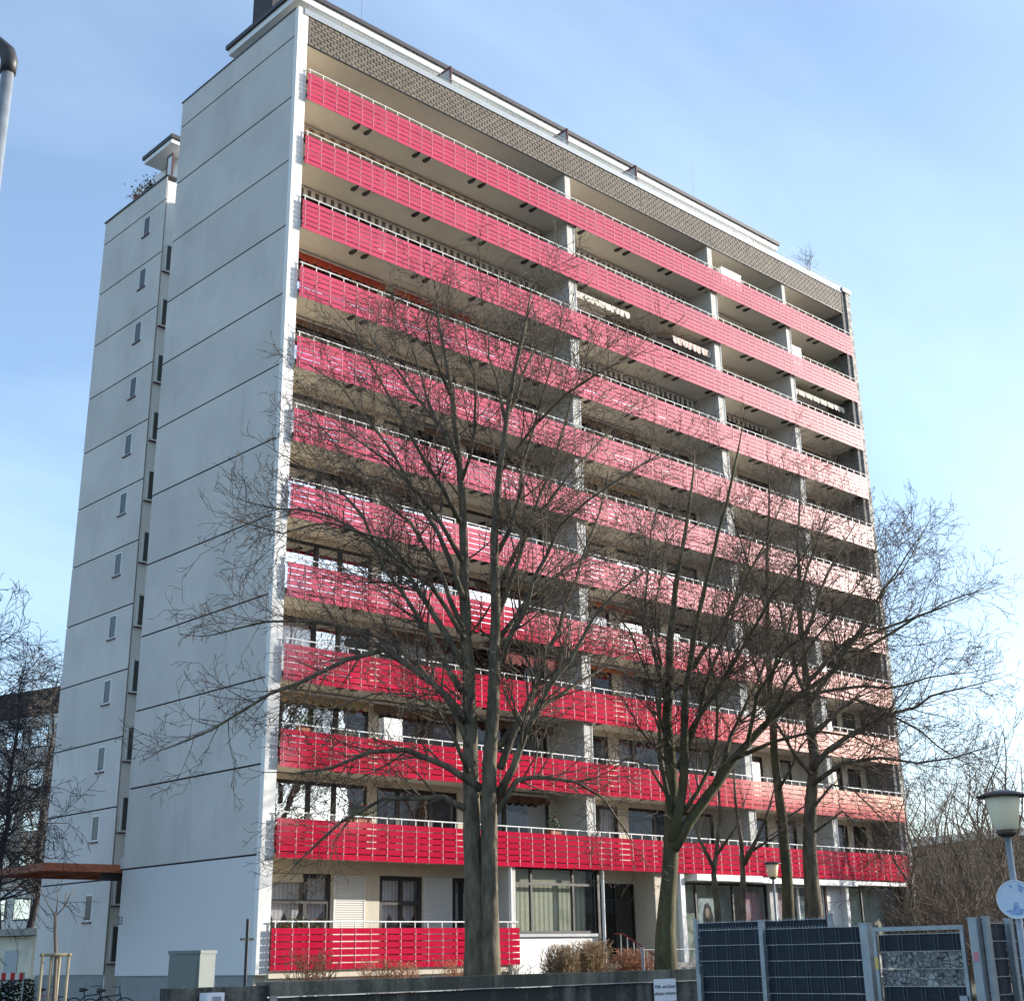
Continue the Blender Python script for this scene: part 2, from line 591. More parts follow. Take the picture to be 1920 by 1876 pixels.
# dark pockets behind the small windows are part of the rear block: cut visually by a dark reveal sheet
# stair windows on the return wall between the two blocks
for k in range(12):
    zt = 32.65 - k * H
    if k == 11:
        zt = 3.05
    fr = MB()
    x0, x1, t = 2.20, 3.1, 0.07
    zb_ = zt - 1.4
    yq = 14.30
    fr.box(x0, yq, zb_, x0 + t, 14.39, zt).box(x1 - t, yq, zb_, x1, 14.39, zt).box(x0 + t, yq, zt - t, x1 - t, 14.39, zt).box(x0 + t, yq, zb_, x1 - t, 14.39, zb_ + t)
    w = fr.build('window', FRAMEW, B)
    MB().box(x0 + t, 14.36, zb_ + t, x1 - t, 14.366, zt - t).build('pane', mat('dark_stair_glass', (0.07, 0.08, 0.085), 0.08), w)
    MB().box(2.12, 14.30, zb_ - 0.05, x1 + .05, 14.39, zb_ - 0.003).build('sill', MAROON, w)
MB().box(-0.47, 0.30, 36.2, 0.4, 8.85, 36.27).build('coping', DARKM, B)
MB().box(1.98, 14.35, 36.2, 2.6, 20.45, 36.27).build('coping', DARKM, B)

# slabs, soffits, dividers
DIV = [(14.08, 14.42), (24.12, 24.48), (30.28, 30.55)]
BAYS = [(0.0, 14.08), (14.42, 24.12), (24.48, 30.28), (30.55, 35.85)]
SOF = {i: bt(i) - PH + 0.10 for i in range(1, 12)}       # underside of the slab carried by band i
SOF[0] = 34.72
for i in range(0, 12):
    z = SOF[i]
    top = z + (0.22 if i else 1.2)
    y0 = 0.10 if i else 0.16
    MB().box(0.0, y0, z, XR - 0.3, YB + 0.41, top).build('floor_slab', SOFF, B)
    if i:
        MB().box(0.0, y0 - 0.045, z + 0.03, XR - 0.3, y0 - 0.003, top - .02).build('slab_edge', DARKM, B)
for i in range(1, 13):
    zt = SOF[i - 1] - 0.002
    zb = (SOF[i] + 0.222) if i < 12 else 0.9
    for a, b in DIV:
        if i == 12:
            continue
        MB().box(a, 0.17 if i > 1 else 0.2, zb, b, YB + 0.4, zt).build('divider_wall', DIVW, B)
    if i < 12:
        for a, b in DIV[:3]:
            if i == 1:
                continue
            MB().tube([(b + 0.10, 0.2, zb - .2), (b + 0.10, 0.2, zt + .15)], 0.045, 8).build('rain_pipe', RAILW, B)

# back wall of each storey with its window strips
WSETS = [
    [(0.15, 2.3), (2.45, 3.35), (3.5, 4.8), (5.2, 6.1), (6.25, 7.6), (7.75, 8.9), (9.4, 11.2), (11.35, 13.6)],
    [(0.3, 1.9), (2.05, 3.1), (3.7, 5.3), (5.45, 6.4), (7.0, 9.2)],
    [(0.4, 1.9), (2.05, 3.0), (3.6, 5.2)],
    [(0.3, 2.1), (2.25, 3.3), (3.7, 4.9)],
]
for i in range(1, 12):
    zt = SOF[i - 1] - 0.003
    zb = SOF[i] + 0.224
    for bi, (x0, x1) in enumerate(BAYS):
        head = zt - (0.22 if i > 2 else 0.28)
        ws = [(x0 + a, min(x0 + b, x1 - .15)) for a, b in WSETS[bi]]
        if (i * 7 + bi * 3) % 4 == 1 and bi:
            ws = [(x1 - (b - x0), x1 - (a - x0)) for a, b in reversed(ws)]
        wall = MB()
        wall.box(x0, YB, head, x1, YB + 0.4, zt)
        # solid parts between windows
        prev = x0
        solid = []
        for a, b in ws:
            if a - prev > 0.3:
                solid.append((prev, a))
            prev = b
        solid.append((prev, x1))
        for a, b in solid:
            wall.box(a, YB + .001, zb, b, YB + 0.4, head - .001)
        wall.build('balcony_wall', CREAM, B)
        fr = MB()
        runs = []
        for a, b in ws:
            if runs and a - runs[-1][-1][1] < 0.3:
                runs[-1].append((a, b))
            else:
                runs.append([(a, b)])
        sills = zb + 0.05
        for run in runs:
            xa, xb = run[0][0], run[-1][1]
            fr.box(xa, YB + 0.06, head - 0.11, xb, YB + 0.18, head - .002)
            fr.box(xa, YB + 0.06, sills, xb, YB + 0.18, sills + 0.08)
            es = [xa] + [(run[q][1] + run[q + 1][0]) / 2 for q in range(len(run) - 1)] + [xb]
            for q, e in enumerate(es):
                wdt = 0.09
                lo = e if q == 0 else e - wdt
                hi = e + wdt if q < len(es) - 1 else e
                if q == len(es) - 1:
                    lo = e - wdt
                fr.box(lo, YB + 0.061, sills + 0.081, hi, YB + 0.179, head - 0.112)
        w = fr.build('window', FRAME, B)
        for run in runs:
            for a, b in run:
                MB().box(a + .03, YB + 0.10, sills + 0.08, b - .03, YB + 0.108, head - 0.11).build('pane', PANE2 if (i + int(a)) % 3 else PANE, w)
        # curtains hanging inside, some windows only
        cu = MB()
        for run in runs:
            for a, b in run:
                if rnd.random() < 0.6:
                    cu.box(a + .02, YB + 0.26, sills + (0.1 if rnd.random() < .6 else 1.0), b - .02, YB + 0.27, head - 0.12)
        if cu.v:
            cu.build('curtain', CURT, w)
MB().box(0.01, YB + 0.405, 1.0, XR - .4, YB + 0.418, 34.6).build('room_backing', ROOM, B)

# red board bands
SPL = [0.0, 11.95, 23.97, XR]
POST = []
x = 0.12
k = 0
while x < XR - 0.05:
    POST.append((x, k % 5 in (0, 4) and k > 1))
    x += 0.553 if k % 5 == 4 else 0.6145
    k += 1
bcache = {}


def board_mesh(L, hgt):
    key = (round(L, 3), round(hgt, 3))
    if key not in bcache:
        bcache[key] = MB().box(0, 0, 0, L, 0.014, hgt).mesh('board', RED)
    return bcache[key]


def railing(zt, ph, x0, x1, spl, posts, brackets=True, y=0.0):
    rl = MB().tube([(x0 + .03, y + 0.045, zt + 0.19), (x1 - .03, y + 0.045, zt + 0.19)], 0.024, 8).build('balcony_railing', RAILW, B)
    nb = 6
    gap = 0.032
    bh = (ph - gap * (nb - 1)) / nb
    for r in range(nb):
        zb = zt - ph + r * (bh + gap)
        for a, b in zip(spl[:-1], spl[1:]):
            link('board', board_mesh(b - a - 0.008, bh), rl, loc=(a + .004, y + rnd.uniform(-.004, .004), zb + rnd.uniform(-.002, .002)))
    pm, cm, km = MB(), MB(), MB()
    for px, br in posts:
        pm.box(px - .013, y + 0.03, zt - ph + 0.02 - (0.05 if br else 0), px + .013, y + 0.06, zt + 0.175)
        for r in range(nb):
            zc = zt - ph + r * (bh + gap)
            cm.box(px - .006, y - 0.011, zc + 0.02, px + .006, y - 0.005, zc + bh - .02)
            if r:
                cm.box(px - .013, y - 0.016, zc - gap - .02, px + .013, y - 0.005, zc + .02)
        if br and brackets:
            zc = zt - ph
            km.box(px - .05, y + 0.065, zc + .03, px + .05, y + 0.55, zc + 0.092)
            km.box(px - .09, y + 0.30, zc + .035, px + .09, y + 0.52, zc + 0.088)
    pm.build('posts', RAILW, rl, kind='stuff')
    cm.build('clips', CLIP, rl, kind='stuff')
    if km.v:
        km.build('brackets', DARKM, rl, kind='stuff')
    return rl


for i in range(1, 12):
    railing(bt(i), PH, 0, XR, SPL, POST)
railing(2.57, 1.21, -0.03, 10.3, [-0.03, 10.3], [p for p in POST if p[0] < 10.25], False)
MB().tube([(10.25, .045, 2.76), (10.25, 0.5, 2.76)], .024, 8).build('balcony_railing', RAILW, B)

# right-hand end pier, mosaic of dark and pale stone
EP = MB().box(35.87, 0.16, 1.0, 36.25, YB + .6, 36.05).build('end_pier', mat('dark_end_pier', (0.16, 0.155, 0.15), 0.9, var=0.4, scale=5), B)
MB().box(36.255, 0.08, 1.0, 36.62, 8.7, 36.05).build('end_pier', mat('pebble_end_pier', (0.62, 0.58, 0.52), 0.9, col2=(0.10, 0.095, 0.09), scale=5.5, bump=0.6, bscale=18), B)
MB().box(35.95, 0.02, 36.055, 36.75, 8.8, 36.30).build('coping', ZINC, B)

# shingled fascia: rows of staggered shingles, four sections
FX = [0.02, 13.95, 19.2, 24.4, 35.85]
for a, b in zip(FX[:-1], FX[1:]):
    MB().box(a + .01, 0.150, 34.70, b - .01, 0.158, 35.96).build('fascia_board', SHINGB, B)
    sm = MB()
    rows = 9
    rh = 1.24 / rows
    sw = 0.30
    for r in range(rows):
        z0 = 34.70 + r * rh
        n = int((b - a) / sw) + 2
        for c in range(n):
            xx = a + (c - (0.5 if r % 2 else 0)) * sw
            xa, xb = max(a + .012, xx + .024), min(b - .012, xx + sw - .024)
            if xb - xa < .05:
                continue
            j = rnd.uniform(-.004, .004)
            dzz = rnd.uniform(-.006, .006)
            q = [(xa, 0.137 + j, z0 + .002 + dzz + 0.045), (xa + .06, 0.136 + j, z0 + dzz), (xb, 0.137 + j, z0 + .008 + dzz), (xb, 0.146, z0 + rh - .002), (xa, 0.146, z0 + rh - .002)]
            sm.prism(q, (0, 0.006, 0))
    sm.build('shingles', SHING, B, kind='stuff')
MB().box(0.02, 0.118, 34.655, 35.86, 0.19, 34.697).build('fascia_trim', DARKM, B)
MB().box(-0.2, 0.10, 35.965, 35.9, 0.5, 36.24).build('parapet_flashing', ZINC, B)
rl = MB().tube([(0.0, 0.16, 36.50), (35.9, 0.16, 36.50)], 0.018, 6).build('terrace_rail', STEEL, B)
pm = MB()
for q in range(24):
    pm.box(q * 1.56 + .02, 0.145, 36.14, q * 1.56 + .05, 0.175, 36.485)
pm.tube([(0, .16, 36.35), (35.9, .16, 36.35)], .01, 5)
pm.build('posts', STEEL, rl, kind='stuff')
MB().box(0.1, 0.157, 36.17, 28.0, 0.163, 36.47).build('glass_sheet', glass_mat('rail_glass', (0.96, 0.98, 0.98), 0.0), rl)
# penthouse: white band, overhanging roof, rear penthouse, chimney block, screens, lightning rods
MB().box(0.9, 2.0, 36.0, 30.6, 6.0, 37.40).build('penthouse_wall', WHITE, B)
RF = MB().box(0.05, 1.05, 37.41, 31.5, 6.1, 37.70).build('penthouse_roof', WHITE, B)
MB().box(-0.05, 0.95, 37.703, 31.62, 6.2, 37.90).build('roof_edge', ROOFD, RF)
MB().box(3.0, 15.2, 36.05, 20, 19.5, 38.0).build('penthouse_wall', WHITE, B)
RF2 = MB().box(2.05, 14.3, 38.0, 22, 16.9, 38.22).build('penthouse_roof', WHITE, B)
MB().box(1.98, 14.2, 38.222, 22, 17.0, 38.42).build('roof_edge', ROOFD, RF2)
ch = MB().box(0.75, 4.0, 37.905, 1.6, 5.5, 41.5).build('lift_housing', mat('dark_housing', (0.05, 0.045, 0.05), 0.8, var=.2, scale=4), B)
for xx in (7.35, 14.4, 19.1):
    s = MB().box(xx - .03, 0.20, 36.14, xx + .03, 0.28, 37.25).box(xx - .03, 0.281, 37.15, xx + .03, 1.2, 37.25).box(xx - .03, 1.12, 36.14, xx + .03, 1.2, 37.149).build('privacy_screen', MAROON, B)
    MB().box(xx - .01, 0.282, 36.16, xx + .01, 1.118, 37.148).build('pane', mat('frosted_screen', (0.32, 0.36, 0.38), 0.3), s)
s = MB().box(2.2, 14.85, 36.27, 2.28, 14.93, 37.55).box(2.2, 14.40, 37.45, 2.28, 14.849, 37.55).box(2.2, 14.36, 36.27, 2.28, 14.42, 37.449).build('privacy_screen', MAROON, B)
MB().box(2.23, 14.421, 36.27, 2.25, 14.849, 37.449).build('pane', FRAMEW, s)
for (xx, yy, h1) in ((3.6, 1.6, 41.5), (25.2, 1.6, 40.6)):
    MB().tube([(xx, yy, 37.90), (xx, yy, h1)], 0.012, 5).build('lightning_rod', STEEL, B)

# side entrance canopy of rust-brown boards
cz = 4.80
cn = MB()
cn.box(-3.25, 9.05, cz - .16, 2.0, 9.13, cz + .1).box(-3.25, 13.6, cz - .16, 2.0, 13.68, cz + .1).box(-3.25, 9.131, cz - .16, -3.17, 13.599, cz + .1)
CANO = cn.build('entrance_canopy', WOODR, B)
for q in range(9):
    y = 9.14 + q * 0.495
    MB().box(-3.165, y, cz + .02, 2.0, y + .485, cz + .06).build('plank', WOODR, CANO)
for q in range(4):
    MB().box(-2.6 + q * 1.2, 9.135, cz - .12, -2.5 + q * 1.2, 13.595, cz + .018).build('rib', WOODR, CANO)
MB().box(-0.9, 9.3, cz - .42, 2.0, 9.6, cz - .165).build('beam', DARKM, B)
MB().box(-0.43, 8.82, cz - .05, -0.1, 9.04, cz + .35).build('wall_bracket', DIVW, B)


def text_mesh(txt, size, name):
    cu = bpy.data.curves.new(name, 'FONT')
    cu.body = txt
    cu.size = size
    cu.align_x = 'CENTER'
    cu.extrude = 0.002
    o = bpy.data.objects.new(name, cu)
    COL.objects.link(o)
    dg = bpy.context.evaluated_depsgraph_get()
    me = bpy.data.meshes.new_from_object(o.evaluated_get(dg))
    COL.objects.unlink(o)
    bpy.data.objects.remove(o)
    me.materials.clear()
    me.materials.append(LETTER)
    return me


# house number on the end wall (faces -X)
pn = onp(225, 1732, 0, -0.447)
o = link('house_number', text_mesh('23', 0.36, 'house_number'), B, loc=(-0.452, float(pn[1]), float(pn[2])))
o.rotation_euler = (math.pi / 2, 0, -math.pi / 2)

# awnings -------------------------------------------------------------
STB = stripe_mat('awning_beige_brown', (0.62, 0.54, 0.40), (0.28, 0.17, 0.09), 0.5)
STG = stripe_mat('awning_grey_white', (0.70, 0.68, 0.62), (0.12, 0.11, 0.10), 0.36)
STR = mat('awning_red', (0.42, 0.06, 0.03), 0.9, var=.15)
STT = mat('awning_tan', (0.38, 0.29, 0.17), 0.9, var=.15)
STK = mat('awning_brown', (0.16, 0.09, 0.055), 0.9, var=.25)
STW = stripe_mat('awning_cream', (0.78, 0.74, 0.64), (0.60, 0.55, 0.45), 0.3)
STP = stripe_mat('awning_pink', (0.72, 0.60, 0.54), (0.5, 0.36, 0.3), 0.3)
STO = mat('awning_orange', (0.5, 0.14, 0.04), 0.9)
STD = mat('awning_darkred', (0.16, 0.03, 0.03), 0.9)


def valance(mb, x0, x1, y, zt, hgt, n=None, thick=.006):
    n = n or max(3, int((x1 - x0) / 0.32))
    for q in range(n):
        a = x0 + (x1 - x0) * q / n
        b = x0 + (x1 - x0) * (q + 1) / n
        w = b - a
        wv = 0.015 * (1 if q % 2 else -1)
        mb.prism([(a, y, zt), (a, y + wv, zt - hgt * .7), (a + w * .25, y + wv, zt - hgt * .95), (a + w * .5, y + wv, zt - hgt), (a + w * .75, y + wv, zt - hgt * .95), (b, y + wv, zt - hgt * .7), (b, y, zt)], (0, thick, 0))


def awning(i, x0, x1, mtl, hgt=0.28, ext=0.0, drop=0.35, cass=WHITE, dz=0.0):
    """opening i lies above band i; awning fixed to the back wall under the soffit, rolled in or run out by ext"""
    zt = SOF[i - 1] - 0.06 - dz
    c = MB().box(x0, YB - 0.20, zt - 0.15, x1, YB - 0.003, zt).build('awning', cass, B)
    v = MB()
    yf = YB - 0.24 - ext
    if ext:
        n = max(4, int((x1 - x0) / .25))
        v.prism([(x0, YB - .21, zt - .05), (x0, yf, zt - .05 - drop), (x0, yf, zt - .06 - drop), (x0, YB - .21, zt - .06)], (x1 - x0, 0, 0))
        ar = MB()
        for xx in (x0 + .3, x1 - .3):
            ar.tube([(xx, YB - .2, zt - .12), (xx + .2, (YB - .2 + yf) / 2, zt - .12 - drop * .5), (xx, yf + .03, zt - .1 - drop)], .022, 6)
        ar.build('arms', DARKM, c)
        MB().box(x0, yf - .02, zt - .09 - drop, x1, yf + .03, zt - .045 - drop).build('front_bar', WHITE, c)
        valance(v, x0, x1, yf - .03, zt - .06 - drop, hgt)
    else:
        valance(v, x0, x1, yf + .01, zt - .1, hgt)
    v.build('valance', mtl, c)


awning(2, 0.2, 7.0, STB); awning(2, 7.1, 13.9, STB)
awning(3, 0.2, 6.2, STG, .34); awning(3, 6.4, 13.6, STG, .34)
awning(4, 0.3, 5.0, STR, .34); awning(4, 5.4, 9.5, STR, .30)
awning(1, 14.7, 17.6, STB); awning(1, 17.8, 20.6, STB); awning(1, 20.8, 23.8, STB)
awning(2, 14.6, 17.6, STG, .36); awning(2, 17.8, 20.7, STG, .36); awning(2, 20.9, 23.9, STG, .36)
awning(2, 24.7, 28.5, STW, .2)
awning(3, 14.6, 18.2, STW, .32, 1.1, .25); awning(3, 21.2, 24.0, STP, .36, 1.1, .45); awning(3, 17.9, 20.9, STK, .3)
awning(3, 30.8, 35.6, STW, .32, .9, .3)
awning(4, 14.7, 18.9, STG, .32); awning(4, 19.1, 23.9, STG, .32)
awning(5, 14.7, 19.5, STK, .3); awning(4, 24.7, 29.8, STG, .25)
awning(5, 0.2, 4.0, STK, .25); awning(6, 7, 12.8, STK, .3); awning(6, 15, 20, STT, .28)
awning(8, 10.2, 13.8, STT, .3); awning(8, 14.7, 19.0, STO, .25); awning(7, 3, 8, STK, .25)
awning(9, 10.0, 13.6, STD, .45, .8, .35); awning(9, 5, 9, STK, .3)
awning(10, 0.2, 4.6, STT, .34); awning(10, 4.8, 9.2, STK, .38); awning(10, 10.4, 13.7, STK, .36)
awning(9, 14.7, 18.7, STO, .22); awning(11, 10.4, 13.4, STK, .3)

# ------------------------------------------------------------------ ground floor
GT = SOF[11] - 0.003           # soffit over the ground floor, about 4.73
zf = 1.35
# flat part behind the lowest balcony
gw = MB()
gw.box(0.0, YB, 4.30, 9.95, YB + .4, GT)
gw.box(4.28 - .02, YB + .001, zf, 5.38, YB + .4, 4.298)
gw.build('balcony_wall', CREAM, B)
MB().box(0, 0.12, 1.14, 10.0, YB + .4, 1.34).build('floor_slab', CREAM, B)
MB().box(0, 0.3, 0, 10.2, 0.6, 1.138).build('base_wall', WHITE, B)


def framed(x0, x1, z0, z1, y, bars_x, bars_z, mtl, pane, t=.09, depth=.1, name='window', par=None):
    f = MB()
    f.box(x0, y, z0, x1, y + depth, z0 + t).box(x0, y, z1 - t, x1, y + depth, z1)
    f.box(x0, y + .001, z0 + t, x0 + t, y + depth - .001, z1 - t).box(x1 - t, y + .001, z0 + t, x1, y + depth - .001, z1 - t)
    for bx in bars_x:
        f.box(bx - t / 2, y + .002, z0 + t, bx + t / 2, y + depth - .002, z1 - t)
    for bz in bars_z:
        f.box(x0 + t, y + .003, bz - t / 2, x1 - t, y + depth - .003, bz + t / 2)
    w = f.build(name, mtl, par or B)
    xs = [x0] + list(bars_x) + [x1]
    zs = [z0] + list(bars_z) + [z1]
    for a, b in zip(xs[:-1], xs[1:]):
        for c, d in zip(zs[:-1], zs[1:]):
            MB().box(a + t / 2, y + depth * .45, c + t / 2, b - t / 2, y + depth * .45 + .006, d - t / 2).build('pane', pane, w)
    return w


def lace(w, x0, x1, y, zt, zl, n):
    c = MB()
    step = (x1 - x0) / n
    for q in range(n):
        a = x0 + q * step
        h = [0.0, 0.16, 0.30, 0.34, 0.30, 0.16, 0.0]
        pts = [(a, y, zt)] + [(a + step * k / 6, y, zl + 0.34 - h[k]) for k in range(7)] + [(a + step, y, zt)]
        c.prism(pts, (0, .004, 0))
    c.build('lace_curtain', CURT, w)


w1 = framed(0.02, 3.35, zf, 4.29, YB + .03, (2.35,), (3.42,), FRAME, PANE, .13)
lace(w1, 0.1, 2.3, YB + .3, 4.2, 2.75, 4)
lace(w1, 2.4, 3.3, YB + .3, 4.2, 2.85, 1)
MB().box(0.12, YB + .012, 4.02, 2.25, YB + .024, 4.27).build('roller_blind', CREAM, w1)
w2 = framed(5.38, 7.25, zf, 4.29, YB + .03, (6.35,), (3.42,), FRAME, PANE, .14)
lace(w2, 5.5, 7.15, YB + .3, 4.2, 2.75, 3)
w3 = framed(8.65, 9.9, zf, 4.29, YB + .03, (9.1,), (), FRAME, PANE, .16)
MB().box(8.85, YB + .33, 2.9, 9.5, YB + .34, 3.8).build('curtain', CURT, w3)


def shutter(x0, x1):
    s = MB().box(x0, YB - .05, zf, x0 + .05, YB - .003, 4.27).box(x1 - .05, YB - .05, zf, x1, YB - .003, 4.27).box(x0 + .05, YB - .012, zf, x1 - .05, YB - .004, 4.27).build('roller_shutter', SHUT, B)
    n = 40
    hh = (4.26 - zf) / n
    sl_ = MB().prism([(0, 0, 0), (0, -.03, .012), (0, -.03, hh - .02), (0, 0, hh - .008)], (x1 - x0 - .10, 0, 0)).mesh('slat', SHUT)
    for q in range(n):
        link('slat', sl_, s, loc=(x0 + .05, YB - .013, zf + q * hh))


gw2 = MB().box(3.36, YB + .001, zf, 4.25, YB + .4, 4.298).box(7.26, YB + .001, zf, 8.64, YB + .4, 4.298).build('balcony_wall', CREAM, B)
shutter(3.45, 4.75)
shutter(7.30, 8.6)
# shop bay with yellowish curtains, flush with the facade
MB().box(9.96, 0.16, 0, 10.28, YB + .4, GT).build('divider_wall', DIVW, B)
MB().tube([(9.98, .10, 0.5), (9.98, .10, GT + .1)], .05, 8).build('rain_pipe', RAILW, B)
MB().tube([(14.75, .12, 0.5), (14.75, .12, GT + .1)], .06, 8).build('rain_pipe', RAILW, B)
sw = framed(10.3, 14.55, 2.38, 4.68, 0.30, (11.2, 13.35), (4.08,), FRAME, PANE3, .09)
MB().box(10.35, .62, 2.4, 14.3, .63, 4.1).build('curtain', CURTY, sw)
MB().box(10.35, .56, 4.12, 14.3, .57, 4.6).build('pelmet', CREAM, sw)
MB().box(10.25, 0.18, 2.27, 14.6, .40, 2.37).build('sill', ZINC, sw)
MB().box(10.29, 0.28, 0, 14.6, 0.6, 2.265).build('base_wall', WHITE, B)
# porch with glazed door
MB().box(14.6, .25, 0, 14.72, 2.4, GT).build('divider_wall', DARKM, B)
MB().box(15.0, 1.3, 4.24, 17.9, 1.6, GT).build('balcony_wall', CREAM, B)
dr = framed(14.75, 17.85, 1.32, 4.235, 1.35, (15.6, 16.75), (3.62,), FRAME, glass_mat('door_glass', (0.35, 0.42, 0.42), 0.1), .07, name='shop_door')
MB().box(15.7, 1.30, 2.2, 15.74, 1.345, 2.8).build('door_handle', STEEL, dr)
MB().box(14.7, 2.3, 1.3, 17.9, 2.35, GT).build('room_backing', mat('porch_room', (0.10, 0.12, 0.115), 0.8), B)
MB().box(17.87, 0.25, 0, 19.2, 2.4, GT).build('shop_pier', CREAM, B)
MB().box(19.2, 0.05, 1.2, 19.45, .35, GT).build('shop_column', WHITE, B)
MB().box(14.75, -0.3, 0, 24, 2.3, 1.30).build('porch_floor', PAVE, B)
for q in range(4):
    MB().box(15 - .2 * 0, -0.32 - .3 * (q + 1), 0.0, 20.5, -0.302 - .3 * q, 1.3 - .17 * (q + 1)).build('step', PAVE, B)
# shops on the right
SHB = mat('shop_room', (0.55, 0.58, 0.53), 0.9, var=.3, scale=.7)
MB().box(19.5, 1.5, 1.3, 35.85, 1.55, GT).build('room_backing', SHB, B)
s1 = framed(19.5, 25.3, 1.35, 4.30, .45, (20.6, 23.0), (), FRAME, PANE3, .08)
s2 = framed(25.9, 29.5, 1.35, 4.30, .45, (27.6,), (), FRAMEW, PANE3, .08)
s3 = framed(31.2, 35.8, 1.35, 4.35, .45, (32.5,), (), FRAME, PANE3, .07)
MB().box(25.32, .3, 1.3, 25.88, 1.0, GT).build('shop_pier', DIVW, B)
MB().box(29.55, .55, 1.3, 31.15, 1.2, GT).build('shop_door', WHITE, B)
MB().box(29.52, .40, 1.3, 29.66, .55, GT).build('door_post', MAROON, B)
MB().box(30.95, .25, 1.3, 31.17, .54, GT).build('shop_column', WHITE, B)
MB().box(19.9, -0.25, 4.36, 24.2, 0.44, 4.60).build('awning', WHITE, B)
MB().box(24.3, -0.2, 4.33, 31.3, 0.44, 4.56).build('awning', WHITE, B)
MB().box(31.35, 0.0, 4.40, 35.9, 0.44, 4.56).build('awning', WHITE, B)
MB().box(24.3, .02, 0, 36.2, .44, 1.34).build('base_wall', DIVW, B)
MB().box(29.0, .448, 1.3, 36, .449, 1.35).build('sill', ZINC, B)
# prints in the shop windows
pp = MB().box(21.0, .70, 2.35, 22.0, .705, 3.75).build('window_poster', mat('poster_pale', (0.6, 0.64, 0.66), 0.6), B)
MB().prism([(21.25, .69, 2.4), (21.9, .69, 2.4), (21.95, .69, 2.9), (21.8, .69, 3.35), (21.62, .69, 3.55), (21.42, .69, 3.5), (21.3, .69, 3.2)], (0, .004, 0)).build('print', mat('print_hair', (0.03, 0.02, 0.03), .7), pp)
MB().prism([(21.55 + .13 * math.cos(a), .684, 3.15 + .2 * math.sin(a)) for a in [q * math.pi / 6 for q in range(12)]], (0, .003, 0)).build('print', mat('print_skin', (0.6, 0.38, 0.3), .7), pp)
MB().box(24.0, .70, 2.7, 25.2, .705, 4.0).build('window_poster', mat('poster_blossom', (0.60, 0.50, 0.55), .7, col2=(0.75, 0.25, 0.3), scale=3.5), B)
MB().box(26.0, .72, 1.8, 27.5, .725, 4.1).build('window_poster', mat('poster_pink', (0.75, 0.66, 0.66), .7, col2=(0.75, 0.35, 0.42), scale=2.2, stretch=(2, 1, .4)), B)
MB().box(27.75, .72, 1.6, 29.3, .725, 3.9).build('window_poster', mat('poster_white', (0.62, 0.68, 0.68), .7, col2=(0.4, 0.42, 0.45), scale=3), B)
MB().box(33.0, .9, 1.4, 35.4, .92, 2.15).build('window_board', mat('board_yellowish', (0.66, 0.68, 0.48), .7), B)
MB().prism([(34.0, .70, 1.5), (34.35, .70, 1.7), (34.5, .70, 2.3), (34.35, .70, 2.75), (34.1, .70, 2.95), (33.8, .70, 2.85), (33.75, .70, 2.65), (34.0, .70, 2.7), (34.12, .70, 2.5), (33.85, .70, 2.2), (33.75, .70, 1.9)], (0, .004, 0)).build('window_decal', mat('decal_cream', (0.7, 0.6, 0.45), .6, col2=(0.35, 0.25, 0.18), scale=4), B)

# ------------------------------------------------------------------ trees
FW = np.array([math.sin(-YAW), math.cos(-YAW)])


def tp(u, v, base, off=0.0):
    """pixel -> point on the upright plane through a tree's foot, facing the camera, off metres behind it"""
    d = ray(u, v)
    t = ((base[0] - CAM[0]) * FW[0] + (base[1] - CAM[1]) * FW[1] + off) / (d[0] * FW[0] + d[1] * FW[1])
    q = np.array(CAM) + t * d
    return Vector(q)


def perp(d, rg):
    a = Vector((rg.gauss(0, 1), rg.gauss(0, 1), rg.gauss(0, 1)))
    a = a - d * a.dot(d)
    return a.normalized() if a.length > 1e-6 else Vector((1, 0, 0))


def grow(segs, p, d, L, r, lev, maxl, rg, wig=0.19, up=0.05, step=0.30, rmin=0.006, kids=1.0, ang=(0.55, 1.05)):
    n = max(2, int(L / step))
    st = L / n
    side = 1
    for i in range(n):
        f = i / n
        d = d + perp(d, rg) * (wig * rg.random())
        d.z += up * (1 if lev < 3 else .5)
        d.normalize()
        q = p + d * st
        r0 = max(rmin, r * (1 - 0.75 * f))
        r1 = max(rmin * .8, r * (1 - 0.75 * (f + 1 / n)))
        segs.append((p.x, p.y, p.z, q.x, q.y, q.z, r0, r1))
        if lev < maxl and (i > 0 or lev > 1) and rg.random() < kids * (0.95 if lev < maxl - 1 else 0.85):
            side = -side
            a = rg.uniform(*ang)
            ax = perp(d, rg) * side
            cd = (d * math.cos(a) + ax * math.sin(a)).normalized()
            cl = L * rg.uniform(0.36, 0.70) * (1 - 0.40 * f)
            if cl > 0.12:
                grow(segs, q, cd, cl, max(rmin, r0 * 0.55), lev + 1, maxl, rg, wig * 1.15, up, max(0.14, step * .72), rmin, kids, ang)
        p = q


